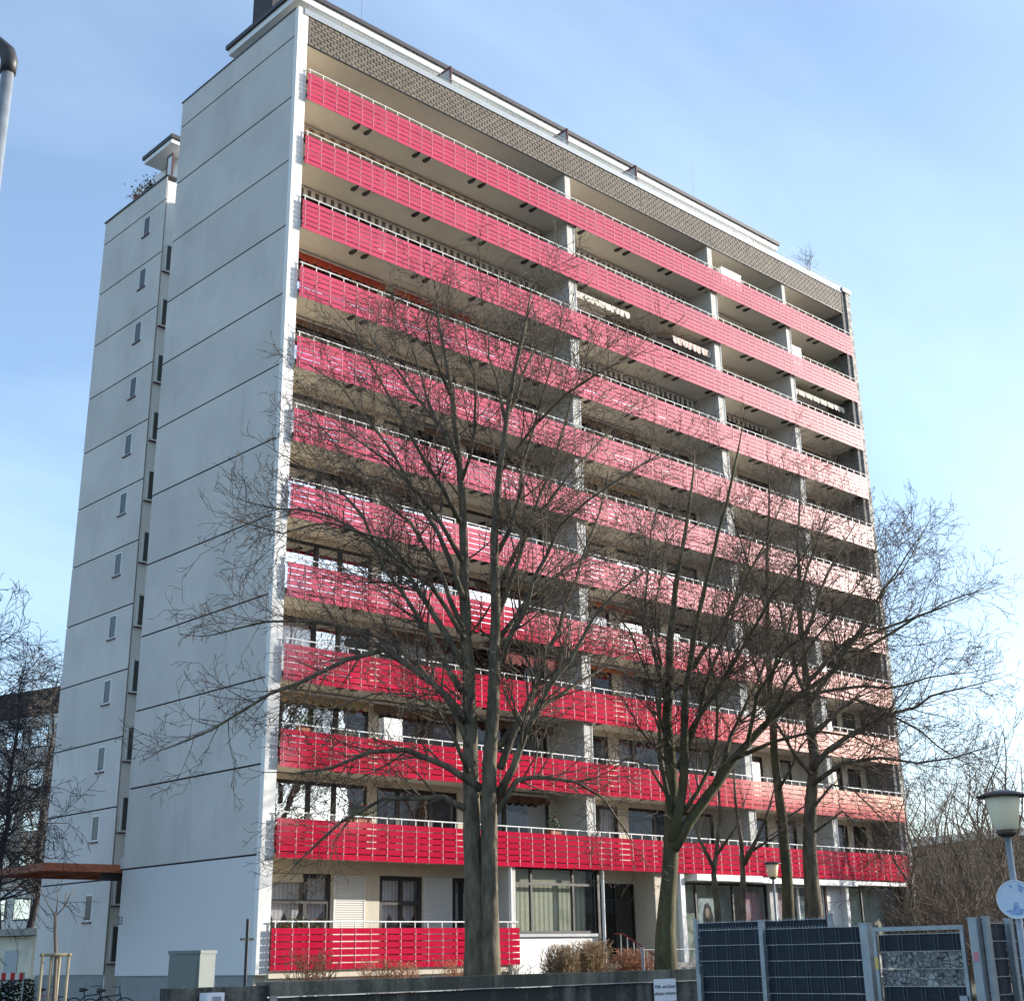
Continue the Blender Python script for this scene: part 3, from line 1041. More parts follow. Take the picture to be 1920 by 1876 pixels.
def limb_tree(name, label, base, stems, limbs, seed, mats, rmin=0.0078, maxl=4, sub=(1.8, 3.2), spacing=0.55, group=None, up=0.05, gz=0.45):
    """stems / limbs: pixel polylines [(u,v)...], radius at both ends, depth drift"""
    rg = random.Random(seed)
    T = thing(name, label, 'tree', (base[0], base[1], gz), group)
    tm, lm, segs = MB(), MB(), []

    def path(px, drift, jit=.12, off0=0.0):
        out = []
        n = len(px)
        for i, (u, v) in enumerate(px):
            out.append(tp(u, v, base, off0 + drift * (i / (n - 1)) ** 1.2))
        # subdivide with a little crookedness
        res = [out[0]]
        for a, b in zip(out[:-1], out[1:]):
            k = max(1, int((b - a).length / 0.7))
            for j in range(1, k + 1):
                q = a.lerp(b, j / k)
                if j < k:
                    q = q + Vector((rg.uniform(-1, 1), rg.uniform(-1, 1), rg.uniform(-1, 1))) * jit * .6
                res.append(q)
        return res

    for px, r0, r1, drift in stems:
        pt = path(px, drift, .05)
        if pt[0].z < 4:
            pt[0] = Vector((pt[0].x, pt[0].y, gz - .1))
        n = len(pt)
        rr = [r0 + (r1 - r0) * (i / (n - 1)) ** 0.8 for i in range(n)]
        if pt[0].z < 1:
            rr[0] *= 1.25
        tm.tube(pt, rr, 12, True, .07, rg)
        # short side branches along the stem's upper part
        acc = 0
        for i in range(1, n):
            acc += (pt[i] - pt[i - 1]).length
            if pt[i].z > pt[0].z + 5 and acc > 1.7 and rr[i] < 0.2:
                acc = 0
                d = (pt[i] - pt[i - 1]).normalized()
                a = rg.uniform(.7, 1.2)
                cd = (d * math.cos(a) + perp(d, rg) * math.sin(a)).normalized()
                grow(segs, pt[i], cd, rg.uniform(*sub) * .9, max(.014, rr[i] * .3), 1, maxl, rg, rmin=rmin, up=up)
        grow(segs, pt[-1], (pt[-1] - pt[-2]).normalized(), sub[1] * .4, r1, 1, maxl, rg, rmin=rmin, up=up)
    for px, r0, r1, drift in limbs:
        pt = path(px, drift, .16)
        n = len(pt)
        rr = [max(rmin * 1.3, r0 + (r1 - r0) * (i / (n - 1)) ** 0.7) for i in range(n)]
        lm.tube(pt, rr, 7, True, .05, rg)
        acc = 0
        side = 1
        for i in range(1, n):
            seglen = (pt[i] - pt[i - 1]).length
            d = (pt[i] - pt[i - 1]).normalized()
            acc += seglen
            while acc > spacing * (1.9 - 1.1 * i / n) and i > n * .2:
                acc -= spacing * (1.9 - 1.1 * i / n)
                side = -side
                q = pt[i - 1].lerp(pt[i], rg.random())
                a = rg.uniform(.5, 1.1)
                cd = (d * math.cos(a) + perp(d, rg) * math.sin(a)).normalized()
                cd.z += .12
                cd.normalize()
                f = i / n
                grow(segs, q, cd, rg.uniform(*sub) * (.75 - .2 * f), max(.012, rr[i] * .5), 1, maxl, rg, rmin=rmin, up=up)
        grow(segs, pt[-1], (pt[-1] - pt[-2]).normalized(), sub[0] * .6, r1, 1, maxl, rg, rmin=rmin, up=up)
    tm.build('trunk', mats[0], T, True)
    if lm.v:
        lm.build('limbs', mats[0], T, True)
    link('crown', seg_mesh('crown', segs, mats[1]), T)
    return T


TB = (-0.9, -10.5)
limb_tree('maple_tree', 'big bare twin-stemmed tree in front of the left balconies', TB,
          [([(893, 1840), (890, 1700), (884, 1500), (880, 1300), (873, 1150), (868, 1000), (862, 880), (850, 760), (835, 670), (822, 600)], .29, .05, 0.6),
           ([(917, 1840), (917, 1650), (917, 1500), (926, 1300), (930, 1150), (927, 1000), (937, 880), (952, 770), (966, 690), (985, 610)], .27, .05, -0.6)],
          [([(903, 1478), (835, 1435), (760, 1405), (690, 1410), (620, 1440), (550, 1450)], .11, .025, -1.5),
           ([(872, 1515), (830, 1494), (720, 1496), (640, 1540), (600, 1575), (555, 1620)], .10, .02, 1.6),
           ([(872, 1350), (800, 1270), (720, 1218), (650, 1236), (560, 1280), (450, 1335), (345, 1390)], .12, .022, -1.0),
           ([(870, 1250), (800, 1130), (740, 1045), (660, 990), (570, 955), (480, 945)], .10, .02, 1.2),
           ([(870, 1300), (790, 1165), (720, 1065), (680, 965), (620, 900), (560, 870)], .10, .02, -2.4),
           ([(868, 1120), (820, 995), (760, 890), (700, 800), (640, 725), (590, 690)], .09, .018, 1.8),
           ([(864, 980), (800, 870), (740, 760), (700, 690), (665, 625)], .08, .018, -2.0),
           ([(856, 860), (800, 745), (772, 650), (752, 590)], .07, .016, 1.0),
           ([(880, 1400), (840, 1310), (780, 1245), (700, 1190), (600, 1165), (500, 1165), (400, 1190)], .10, .02, 2.2),
           ([(868, 1180), (830, 1080), (770, 980), (690, 900), (620, 820), (580, 770)], .08, .016, 3.2),
           ([(925, 1530), (970, 1462), (1010, 1455), (1080, 1465), (1130, 1495), (1175, 1560)], .10, .02, 1.0),
           ([(935, 1490), (985, 1375), (1030, 1285), (1090, 1200), (1150, 1115), (1220, 1065)], .12, .022, -1.6),
           ([(938, 1440), (985, 1330), (1020, 1230), (1060, 1130), (1105, 1010), (1135, 910)], .11, .02, 2.0),
           ([(930, 1270), (960, 1185), (1000, 1085), (1050, 985), (1150, 905), (1230, 855)], .10, .02, -2.6),
           ([(930, 1160), (970, 1055), (1010, 935), (1050, 825), (1085, 710), (1105, 650)], .09, .018, 1.4),
           ([(930, 1040), (975, 925), (1000, 805), (1030, 700), (1045, 630)], .08, .016, -1.4),
           ([(950, 800), (932, 710), (917, 630), (905, 565)], .06, .014, .5),
           ([(935, 1400), (1000, 1330), (1080, 1282), (1150, 1235), (1230, 1205)], .09, .018, 3.0),
           ([(880, 1450), (850, 1380), (820, 1330), (770, 1300), (700, 1300), (620, 1330)], .07, .016, -3.0),
           ([(935, 1100), (985, 1000), (1060, 900), (1140, 810), (1190, 760)], .08, .016, 3.0),
           ([(866, 900), (890, 800), (890, 700), (870, 600)], .06, .015, -1.8),
           ([(866, 1050), (800, 940), (720, 860), (650, 810), (590, 800)], .08, .016, -3.4),
           ([(860, 860), (810, 780), (750, 700), (700, 640), (690, 600)], .07, .016, 3.0),
           ([(940, 880), (1000, 800), (1060, 740), (1120, 700), (1160, 680)], .07, .016, -3.0),
           ([(932, 1200), (990, 1120), (1070, 1060), (1150, 1020), (1220, 980)], .08, .016, 2.6),
           ([(872, 1200), (810, 1100), (720, 1010), (620, 980), (530, 1000), (460, 980)], .08, .016, -3.2),
           ([(950, 780), (980, 700), (1010, 640), (1000, 580)], .06, .014, 2.0),
           ([(845, 740), (810, 660), (800, 600), (820, 560)], .06, .014, -2.2)],
          5, (BARK, TWIG), spacing=.19)
TB2 = (7.6, -9.0)
limb_tree('maple_tree', 'bare tree with forked mossy trunk in front of the beige shop pier', TB2,
          [([(1246, 1815), (1250, 1700), (1258, 1600), (1260, 1480), (1250, 1350), (1256, 1200), (1275, 1050), (1292, 950), (1300, 890)], .32, .04, .8),
           ([(1262, 1580), (1280, 1480), (1285, 1300), (1300, 1200), (1322, 1100), (1346, 1000), (1372, 900), (1385, 840)], .17, .035, -1.0),
           ([(1262, 1590), (1320, 1500), (1370, 1430), (1430, 1362), (1490, 1310), (1560, 1260), (1640, 1205), (1720, 1155), (1800, 1125)], .19, .02, 1.5)],
          [([(1300, 1250), (1350, 1190), (1390, 1110), (1440, 1010), (1470, 930)], .09, .018, 2.0),
           ([(1290, 1380), (1350, 1290), (1400, 1200), (1430, 1150), (1480, 1080), (1530, 1000)], .10, .018, -2.0),
           ([(1256, 1400), (1230, 1300), (1200, 1230), (1180, 1180), (1150, 1150)], .07, .016, -1.5),
           ([(1252, 1330), (1225, 1220), (1210, 1120), (1220, 1000), (1230, 930)], .08, .016, 1.5),
           ([(1258, 1520), (1236, 1420), (1238, 1300), (1228, 1180), (1240, 1080), (1250, 1000)], .09, .016, -2.2),
           ([(1270, 1440), (1310, 1340), (1340, 1240), (1375, 1150), (1400, 1060), (1420, 980)], .10, .016, 1.2),
           ([(1340, 1470), (1370, 1380), (1420, 1280), (1450, 1200), (1500, 1130)], .09, .016, 2.8),
           ([(1275, 1530), (1330, 1440), (1345, 1340), (1330, 1230), (1340, 1130)], .08, .016, -2.5),
           ([(1400, 1400), (1420, 1300), (1470, 1220), (1530, 1160), (1590, 1130)], .08, .014, -2.6),
           ([(1256, 1500), (1220, 1440), (1180, 1420), (1130, 1440)], .06, .014, 2.5),
           ([(1380, 1420), (1450, 1390), (1530, 1370), (1600, 1380), (1680, 1420)], .08, .016, -1.5),
           ([(1500, 1305), (1580, 1290), (1660, 1290), (1740, 1270), (1820, 1260)], .07, .014, 1.0),
           ([(1560, 1262), (1620, 1180), (1660, 1100), (1710, 1040), (1730, 1000)], .06, .014, 2.0),
           ([(1430, 1365), (1500, 1240), (1560, 1160), (1620, 1080), (1650, 1010)], .08, .014, -1.5)],
          6, (BARKG, TWIG), spacing=.165)
TB3 = (15.5, -8.6)
limb_tree('maple_tree', 'dark bare tree with knotted trunk, rightmost before the shops', TB3,
          [([(1528, 1810), (1526, 1700), (1518, 1600), (1520, 1500), (1527, 1420), (1512, 1280), (1500, 1150), (1495, 1020), (1500, 930)], .34, .03, .6)],
          [([(1522, 1440), (1590, 1380), (1680, 1335), (1780, 1295), (1860, 1275)], .12, .015, .5),
           ([(1522, 1470), (1580, 1430), (1650, 1420), (1720, 1430), (1790, 1420), (1850, 1400)], .10, .015, -1.5),
           ([(1520, 1380), (1600, 1310), (1680, 1345), (1760, 1400), (1830, 1440)], .10, .015, 2.0),
           ([(1515, 1320), (1580, 1220), (1640, 1130), (1700, 1040), (1732, 995)], .11, .015, -1.0),
           ([(1512, 1280), (1590, 1200), (1680, 1170), (1770, 1130), (1850, 1105)], .10, .015, 1.0),
           ([(1505, 1200), (1550, 1080), (1580, 1020), (1610, 970)], .09, .014, 1.5),
           ([(1520, 1450), (1470, 1380), (1430, 1300), (1400, 1200)], .09, .015, -1.5),
           ([(1510, 1300), (1470, 1180), (1440, 1060), (1420, 960)], .09, .015, 1.5),
           ([(1520, 1520), (1560, 1470), (1600, 1480), (1650, 1530), (1680, 1580)], .06, .012, 1.0),
           ([(1527, 1560), (1580, 1520), (1620, 1560), (1660, 1620)], .05, .012, -1.0),
           ([(1500, 1120), (1530, 1020), (1550, 960), (1560, 920)], .07, .014, -1.0)],
          7, (BARK, TWIG), spacing=.155)
limb_tree('maple_tree', 'slim bare tree with yellow-green mossy trunk left of the knotted one', (15.1, -7.9),
          [([(1485, 1810), (1478, 1700), (1470, 1580), (1456, 1450), (1446, 1320), (1440, 1180), (1438, 1060), (1442, 960), (1440, 880)], .24, .025, .5)],
          [([(1450, 1350), (1420, 1260), (1400, 1170), (1390, 1080)], .07, .012, 1.5),
           ([(1445, 1280), (1480, 1180), (1500, 1080), (1510, 1000)], .07, .012, -1.5),
           ([(1460, 1480), (1500, 1400), (1560, 1340), (1610, 1320)], .06, .012, 1.5),
           ([(1440, 1150), (1400, 1050), (1370, 960), (1360, 900)], .06, .012, -1.0)],
          8, (BARKG, TWIG), spacing=.17)
limb_tree('young_maple', 'low crooked bare tree before the poster of the dark-haired woman', (12.2, -7.1),
          [([(1350, 1790), (1345, 1700), (1338, 1640), (1345, 1580), (1350, 1520), (1345, 1450)], .17, .03, .3)],
          [([(1340, 1630), (1310, 1570), (1300, 1520), (1290, 1460)], .08, .015, .8), ([(1345, 1600), (1380, 1550), (1400, 1490)], .06, .015, -.8)],
          9, (BARK, TWIG2), spacing=.22, sub=(1.3, 2.2))
limb_tree('young_maple', 'low bare tree with a wide fork right of the poster', (13.6, -6.9),
          [([(1393, 1790), (1392, 1700), (1393, 1640), (1390, 1580), (1380, 1510), (1375, 1440)], .18, .03, .3)],
          [([(1394, 1620), (1420, 1570), (1440, 1520), (1460, 1450)], .10, .016, -.6), ([(1400, 1600), (1450, 1570), (1480, 1550)], .06, .014, .8)],
          10, (BARK, TWIG2), spacing=.22, sub=(1.3, 2.2))

# birch at the left edge, hanging twigs
def birch(name, label, base, hgt, seed, spread, twig, group=None, hang=-0.07, lean=(0, 0)):
    rg = random.Random(seed)
    T = thing(name, label, 'tree', (base[0], base[1], 0), group)
    pts = [Vector((base[0] + lean[0] * f + rg.uniform(-.15, .15) * (f > 0), base[1] + lean[1] * f, -.1 + hgt * f)) for f in [q / 10 for q in range(11)]]
    tm = MB().tube(pts, [0.02 + hgt * .013 * (1 - q / 10) for q in range(11)], 9, True, .05, rg)
    tm.build('trunk', TWIGB, T, True)
    segs = []
    for k in range(90):
        f = rg.uniform(.27, .97)
        q = pts[int(f * 10)].lerp(pts[min(10, int(f * 10) + 1)], f * 10 - int(f * 10))
        a = rg.uniform(0, 6.28)
        el = rg.uniform(.2, 1.0)
        d = Vector((math.cos(a) * math.cos(el), math.sin(a) * math.cos(el), math.sin(el)))
        L = spread * (1.1 - .65 * f) * rg.uniform(.6, 1.1)
        grow(segs, q, d, L, .05 * (1.1 - f) + .012, 1, 4, rg, wig=.22, up=hang, step=.40, rmin=.010)
    link('crown', seg_mesh('crown', segs, twig), T)
    return T


birch('birch_tree', 'dark bare birch with hanging twigs at the left edge of the grey end wall', (-6.2, 10.2), 12.5, 21, 5.0, TWIGB)
pb = at(55, 1790, 85)
birch('bare_tree', 'pale bare tree standing behind the end wall at far left', (float(pb[0]), float(pb[1])), 18, 22, 5.0, TWIG2, hang=.03)
pb = at(-15, 1790, 75)
birch('bare_tree', 'tall bare tree cut by the left edge above the brown roof', (float(pb[0]), float(pb[1])), 16.5, 27, 5.0, TWIGB, hang=.0)

# trees in the thicket to the right of the building
protos = []
for k in range(3):
    rg = random.Random(40 + k)
    segs = []
    hgt = 12.0
    tr = MB()
    nst = 2 + k % 2
    for sidx in range(nst):
        pts = [Vector((sidx * .5 - .4 + f * rg.uniform(-1.2, 1.2) * .6, f * rg.uniform(-1, 1), hgt * f)) for f in [q / 8 for q in range(9)]]
        tr.tube(pts, [.015 + .15 * (1 - q / 8) for q in range(9)], 6, True, .05, rg)
        for j in range(16):
            f = rg.uniform(.12, .98)
            q = pts[int(f * 8)].lerp(pts[min(8, int(f * 8) + 1)], f * 8 - int(f * 8))
            a = rg.uniform(0, 6.28)
            el = rg.uniform(.4, 1.15)
            d = Vector((math.cos(a) * math.cos(el), math.sin(a) * math.cos(el), math.sin(el)))
            grow(segs, q, d, rg.uniform(2.0, 4.2) * (1.1 - .5 * f), .045 * (1.1 - f) + .014, 1, 3, rg, wig=.2, up=.06, step=.5, rmin=.012)
    protos.append((tr.mesh('trunk', BARK, True), seg_mesh('crown', segs, TWIG2 if k == 1 else TWIG)))
SP = [(1722, 62, .95), (1745, 74, 1.05), (1775, 66, .85), (1800, 78, 1.1), (1835, 70, .95), (1862, 84, 1.25), (1895, 72, 1.15), (1915, 66, .9), (1760, 92, 1.35),
      (1820, 96, 1.4), (1880, 98, 1.55), (1925, 88, 1.6), (1700, 84, 1.0), (1850, 60, .62), (1790, 58, .6), (1740, 60, .55), (1905, 62, .6), (1950, 76, 1.2)]
for k, (u, dd, s) in enumerate(SP):
    q = at(u, 1785, dd)
    T = thing('bare_tree', 'bare multi-stemmed tree in the thicket beyond the right end of the flats', 'tree', (float(q[0]), float(q[1]), 0), 'bare trees in the thicket on the right')
    T.scale = (s * .75, s * .75, s * .72)
    T.rotation_euler.z = k * 2.1
    tm_, cm_ = protos[k % 3]
    for nm, me in (('trunk', tm_), ('crown', cm_)):
        o = link(nm, me)
        o.parent = T
# undergrowth of the thicket
rg = random.Random(77)
segs = []
for k in range(190):
    u = rg.uniform(1700, 1960)
    q = at(u, 1785, rg.uniform(52, 85))
    for j in range(3):
        d = Vector((rg.uniform(-.6, .6), rg.uniform(-.6, .6), 1)).normalized()
        grow(segs, Vector((q[0] + rg.uniform(-.5, .5), q[1] + rg.uniform(-.5, .5), 0)), d, rg.uniform(1.5, 4.2), .025, 2, 3, rg, wig=.22, up=.04, step=.6, rmin=.012)
link('undergrowth', seg_mesh('undergrowth', segs, TWIG), None, label='tangled brown undergrowth beneath the bare trees on the right', cat='undergrowth', kind='stuff')

# ------------------------------------------------------------------ shrubs
def shrub(name, label, c, w, d, h, n, mtl, seed, group=None, clip=True):
    rg = random.Random(seed)
    T = thing(name, label, 'shrub', (c[0], c[1], c[2]), group)
    segs = []
    for k in range(n):
        x = c[0] + rg.uniform(-w, w) * .3
        y = c[1] + rg.uniform(-d, d) * .3
        dr = Vector((rg.uniform(-w, w) * .75, rg.uniform(-d, d) * .75, h)).normalized()
        grow(segs, Vector((x, y, c[2] - .05)), dr, h * rg.uniform(.7, 1.0), .02, 1, 3, rg, wig=.3, up=.06, step=.16, rmin=.0085)
    A = [s for s in segs if s[5] < c[2] + h * 1.04 and abs(s[3] - c[0]) < w * .62 and abs(s[4] - c[1]) < d * .7] if clip else segs
    link('twigs', seg_mesh('twigs', A, mtl), T, kind='stuff')


for k, (u, y, w, h, lab) in enumerate([
        (592, -1.7, 1.5, 1.45, 'bare reddish shrub, leftmost under the lowest red balcony'),
        (708, -1.6, 1.1, 1.2, 'second bare shrub from the left under the lowest red balcony'),
        (760, -1.6, .75, 1.1, 'narrow bare shrub, third from the left under the lowest red balcony'),
        (857, -1.6, 1.0, 1.2, 'bare shrub just left of the big tree trunk'),
        (955, -1.6, 1.2, .95, 'low bare shrub just right of the big tree trunk')]):
    q = onp(u, 1800, 1, y)
    shrub('bare_shrub', lab, (float(q[0]), y, .45), w, .9, h, 22, SHRUBR if k < 4 else SHRUB, 50 + k, 'bare shrubs along the base wall')
for k, (u0, u1, y, h, mtl, lab) in enumerate([
        (1030, 1070, -2.6, 1.5, SHRUB, 'left half of the tall clipped bare hedge below the curtained shop window'),
        (1066, 1142, -2.6, 1.62, SHRUB, 'right half of the tall clipped bare hedge below the curtained shop window'),
        (1154, 1220, -2.4, 1.35, SHRUBR, 'rounded reddish bare hedge before the porch steps')]):
    a = onp(u0, 1800, 1, y)
    b = onp(u1, 1800, 1, y)
    shrub('clipped_hedge', lab, (float((a[0] + b[0]) / 2), y, .45), float(b[0] - a[0]) * .66, 1.0, h, 75, mtl, 60 + k, 'clipped hedges')

# ------------------------------------------------------------------ concrete wall, sign and small things along it
WY = -17.75
WL = thing('concrete_wall', 'low dirty concrete wall with a cap running across the foreground', 'wall', (-6, WY, 0))
MB().box(-13.6, WY, 0, 3.0, WY + .3, 1.10).build('wall_body', CONC, WL)
MB().box(-13.6, WY - .002, 1.101, -11.9, WY + .302, 1.29).build('cap', CONC, WL)
for a, b in ((-11.89, -7.2), (-7.19, -2.6), (-2.59, 3.0)):
    MB().box(a, WY - .05, 1.13, b, WY + .36, 1.335).build('cap', CAPC, WL)
for a, b in ((-11.89, -7.2), (-7.19, -2.6), (-2.59, 3.0)):
    MB().box(a, WY - .055, 1.118, b, WY - .003, 1.129).build('drip_edge', mat('pale_drip', (0.5, .5, .47), .8, var=.3, scale=9), WL)
MB().box(-11.86, WY - .03, .2, -11.74, WY - .003, 1.117).build('pilaster', mat('pale_conc', (.4, .4, .37), .9, var=.2), WL)
sg = MB().box(-2.92, WY - .075, .76, -2.26, WY - .062, 1.17).build('notice_sign', SIGNW, None, label='white metal notice with two lines of dark print on the concrete wall', cat='sign')
for txt, zz_ in (('M\u00fcll- und Schutt', 1.0), ('abladen verboten', .875)):
    o = link('lettering', text_mesh(txt, .092, 'lettering'), sg, loc=(-2.59, WY - .078, zz_))
    o.rotation_euler = (math.pi / 2, 0, 0)
MB().box(-2.80, WY - .061, .85, -2.38, WY - .001, 1.1).build('mount', STEEL, sg)
bl = onp(396, 1866, 1, WY - .2)
nb = MB().box(bl[0] - .15, WY - .33, .0, bl[0] + .15, WY - .12, 1.22).build('marker_post', SIGNW, None, label='short white marker post standing against the left end of the concrete wall', cat='post')
MB().box(bl[0] - .06, WY - .336, 1.05, bl[0] + .09, WY - .331, 1.17).build('label_plate', mat('grey_plate', (.3, .32, .33), .6), nb)

# cabinet
ca, cb_, cc = at(318, 1782, 29), at(376, 1781, 28.7), at(405, 1780, 29.3)
CB = thing('utility_cabinet', 'grey-green electrical cabinet standing before the white end wall', 'cabinet', (float(cb_[0]), float(cb_[1]), 0))
va = Vector((ca[0], ca[1], 0)); vb = Vector((cb_[0], cb_[1], 0)); vc = Vector((cc[0], cc[1], 0)); vd = va + vc - vb
MB().prism([va, vb, vc, vd], (0, 0, 1.80)).build('body', CABG, CB)
ex = lambda v, s: (va + vc) / 2 + (v - (va + vc) / 2) * s
lid = [ex(v, 1.06) for v in (va, vb, vc, vd)]
MB().prism([(v.x, v.y, 1.803) for v in lid], (0, 0, .06)).build('lid', CABG, CB)
dirx = (vb - va).normalized(); nrm = Vector((dirx.y, -dirx.x, 0))
dp = [va + dirx * .05 + nrm * .002, vb - dirx * .05 + nrm * .002]
MB().prism([(dp[0].x, dp[0].y, .15), (dp[1].x, dp[1].y, .15), (dp[1].x, dp[1].y, 1.68), (dp[0].x, dp[0].y, 1.68)], tuple(nrm * .012)).build('door', CABG, CB)
hq = va.lerp(vb, .55) + nrm * .016
MB().box(hq.x - .02, hq.y - .03, 1.0, hq.x + .02, hq.y, 1.22).build('handle', STEEL, CB)

# black pipe post in front of the end wall
q = at(465, 1722, 40)
bp_ = MB().tube([(q[0], q[1], 0), (q[0], q[1], 2.72)], .045, 8).box(q[0] - .2, q[1] - .03, 2.17, q[0] + .2, q[1] + .03, 2.23).build('vent_post', mat('black_paint', (.012, .012, .015), .5), None, label='thin black post with a crosspiece before the corner of the flats', cat='post')

# low bar fence before the porch
BF = thing('bar_fence', 'low steel post and rail fence before the porch steps', 'fence', (10, -7.2, .45))
pv = [at(u, 1790, d_) for u, d_ in ((1205, 44), (1258, 45), (1312, 46.2))]
for q in pv:
    MB().tube([(q[0], q[1], .4), (q[0], q[1], 1.83)], .05, 8).build('post', STEEL, BF)
for zz_ in (1.75, .9):
    for a, b in zip(pv[:-1], pv[1:]):
        MB().tube([(a[0], a[1], zz_), (b[0], b[1], zz_)], .012, 6).build('rail', STEEL, BF)
HR = thing('stair_handrail', 'dark red handrail with pale balusters beside the porch steps', 'handrail', (15.6, -1, 1))
MB().tube([(15.3, 0.1, 2.35), (15.3, -.3, 2.35), (15.3, -2.0, 1.5)], .035, 8).build('rail', mat('red_rail', (.2, .03, .03), .5), HR)
for k in range(6):
    y = -.2 - k * .32
    MB().tube([(15.3, y, max(.4, 1.2 - .17 * k)), (15.3, y, 2.33 - max(0, -.3 - y) * .5 - .0)], .018, 6).build('baluster', RAILW, HR)

# ------------------------------------------------------------------ privacy fence round the bin yard
STONE = mat('stone_print', (0.15, 0.15, 0.15), 0.6)
_t = STONE.node_tree
_b = _t.nodes['Principled BSDF']
_g = _t.nodes.new('ShaderNodeNewGeometry')
_m = _t.nodes.new('ShaderNodeMapping'); _m.inputs['Scale'].default_value = (1, 11, 16)
_t.links.new(_g.outputs['Position'], _m.inputs[0])
_v = _t.nodes.new('ShaderNodeTexVoronoi'); _v.feature = 'DISTANCE_TO_EDGE'; _v.inputs['Randomness'].default_value = .85; _v.inputs['Scale'].default_value = 1.0
_v2 = _t.nodes.new('ShaderNodeTexVoronoi'); _v2.inputs['Scale'].default_value = 1.0
for q in (_v, _v2):
    _t.links.new(_m.outputs[0], q.inputs['Vector'])
_r = _t.nodes.new('ShaderNodeMapRange'); _r.inputs[1].default_value = .02; _r.inputs[2].default_value = .09
_t.links.new(_v.outputs['Distance'], _r.inputs[0])
_n = _t.nodes.new('ShaderNodeTexNoise'); _n.inputs['Scale'].default_value = 22; _n.inputs['Detail'].default_value = 6
_t.links.new(_g.outputs['Position'], _n.inputs['Vector'])
_hs = _t.nodes.new('ShaderNodeMix'); _hs.data_type = 'RGBA'
_hs.inputs[6].default_value = (.05, .05, .05, 1); _hs.inputs[7].default_value = (.42, .41, .39, 1)
_sp = _t.nodes.new('ShaderNodeSeparateColor')
_t.links.new(_v2.outputs['Color'], _sp.inputs[0])
_ad = _t.nodes.new('ShaderNodeMath'); _ad.operation = 'MULTIPLY_ADD'; _ad.inputs[1].default_value = .6
_sb = _t.nodes.new('ShaderNodeMath'); _sb.operation = 'MULTIPLY_ADD'; _sb.inputs[1].default_value = .8; _sb.inputs[2].default_value = -.15
_t.links.new(_n.outputs['Fac'], _sb.inputs[0])
_t.links.new(_sp.outputs[0], _ad.inputs[0]); _t.links.new(_sb.outputs[0], _ad.inputs[2])
_t.links.new(_ad.outputs[0], _hs.inputs[0])
_mx = _t.nodes.new('ShaderNodeMix'); _mx.data_type = 'RGBA'
_mx.inputs[6].default_value = (.02, .02, .022, 1)
_t.links.new(_r.outputs[0], _mx.inputs[0]); _t.links.new(_hs.outputs[2], _mx.inputs[7])
_t.links.new(_mx.outputs[2], _b.inputs['Base Color'])


def fpanel(root, x, y0, y1, zt, rows, rh, zlow, along='y', special=None, comb=True, pairs=0.25):
    """double-rod mesh panel with woven strips between y0..y1 at x (or x0..x1 at y)"""
    rg = random.Random(int(abs(y0 * 100)))

    def bx(mb, a0, a1, d0, d1, z0, z1):
        if along == 'y':
            mb.box(x + d0, a0, z0, x + d1, a1, z1)
        else:
            mb.box(a0, x + d0, z0, a1, x + d1, z1)
    a, b = min(y0, y1), max(y0, y1)
    z = zt
    wires = MB()
    rods = MB()
    r = 0
    while z - rh > zlow - rh * .5:
        mtl = SLATE
        if special and r in special:
            mtl = STONE
        st = MB()
        # woven strip: gently bowed in and out between the rods
        nn = max(2, int((b - a) / (pairs / 2)))
        ph = rg.choice((0, 1))
        base = len(st.v)
        for k in range(nn + 1):
            aa = a + (b - a) * k / nn
            dd = (.012 if (k + ph) % 2 else -.004) * rg.uniform(.5, 1.1)
            zz0, zz1 = z - rh + .006 + rg.uniform(-.003, .003), z - .006 + rg.uniform(-.003, .003)
            for (zq, ofs) in ((zz0, 0), (zz1, 0), (zz1, .004), (zz0, .004)):
                st.v.append((x + dd + ofs, aa, zq) if along == 'y' else (aa, x + dd + ofs, zq))
        for k in range(nn):
            o_ = base + 4 * k
            for j in range(4):
                j2 = (j + 1) % 4
                st.f.append((o_ + j, o_ + j2, o_ + 4 + j2, o_ + 4 + j))
        st.build('strip', mtl, root)
        bx(wires, a, b, -.022, -.014, z - rh - .004, z - rh + .004)
        z -= rh
        r += 1
    bx(wires, a, b, -.022, -.014, zt - .004, zt + .004)
    k = a + .06
    while k < b:
        for o_ in (0, .05):
            bx(rods, k + o_ - .0025, k + o_ + .0025, -.0135, -.0085, zlow, zt + (.03 if comb else 0))
        k += pairs
    if comb:
        k = a + .02
        while k < b:
            bx(wires, k - .002, k + .002, -.012, -.007, zt, zt + .03)
            k += .05
    wires.build('wire_mesh', STEEL, root, kind='stuff')
    rods.build('upright_rods', RODM, root, kind='stuff')


def fpost(root, x, y, zt, s=.035, mtl=STEEL):
    p_ = MB().box(x - s, y - s, 0, x + s, y + s, zt).build('post', mtl, root)
    MB().box(x - s - .005, y - s - .005, zt + .001, x + s + .005, y + s + .005, zt + .02).build('cap', STEEL, p_)


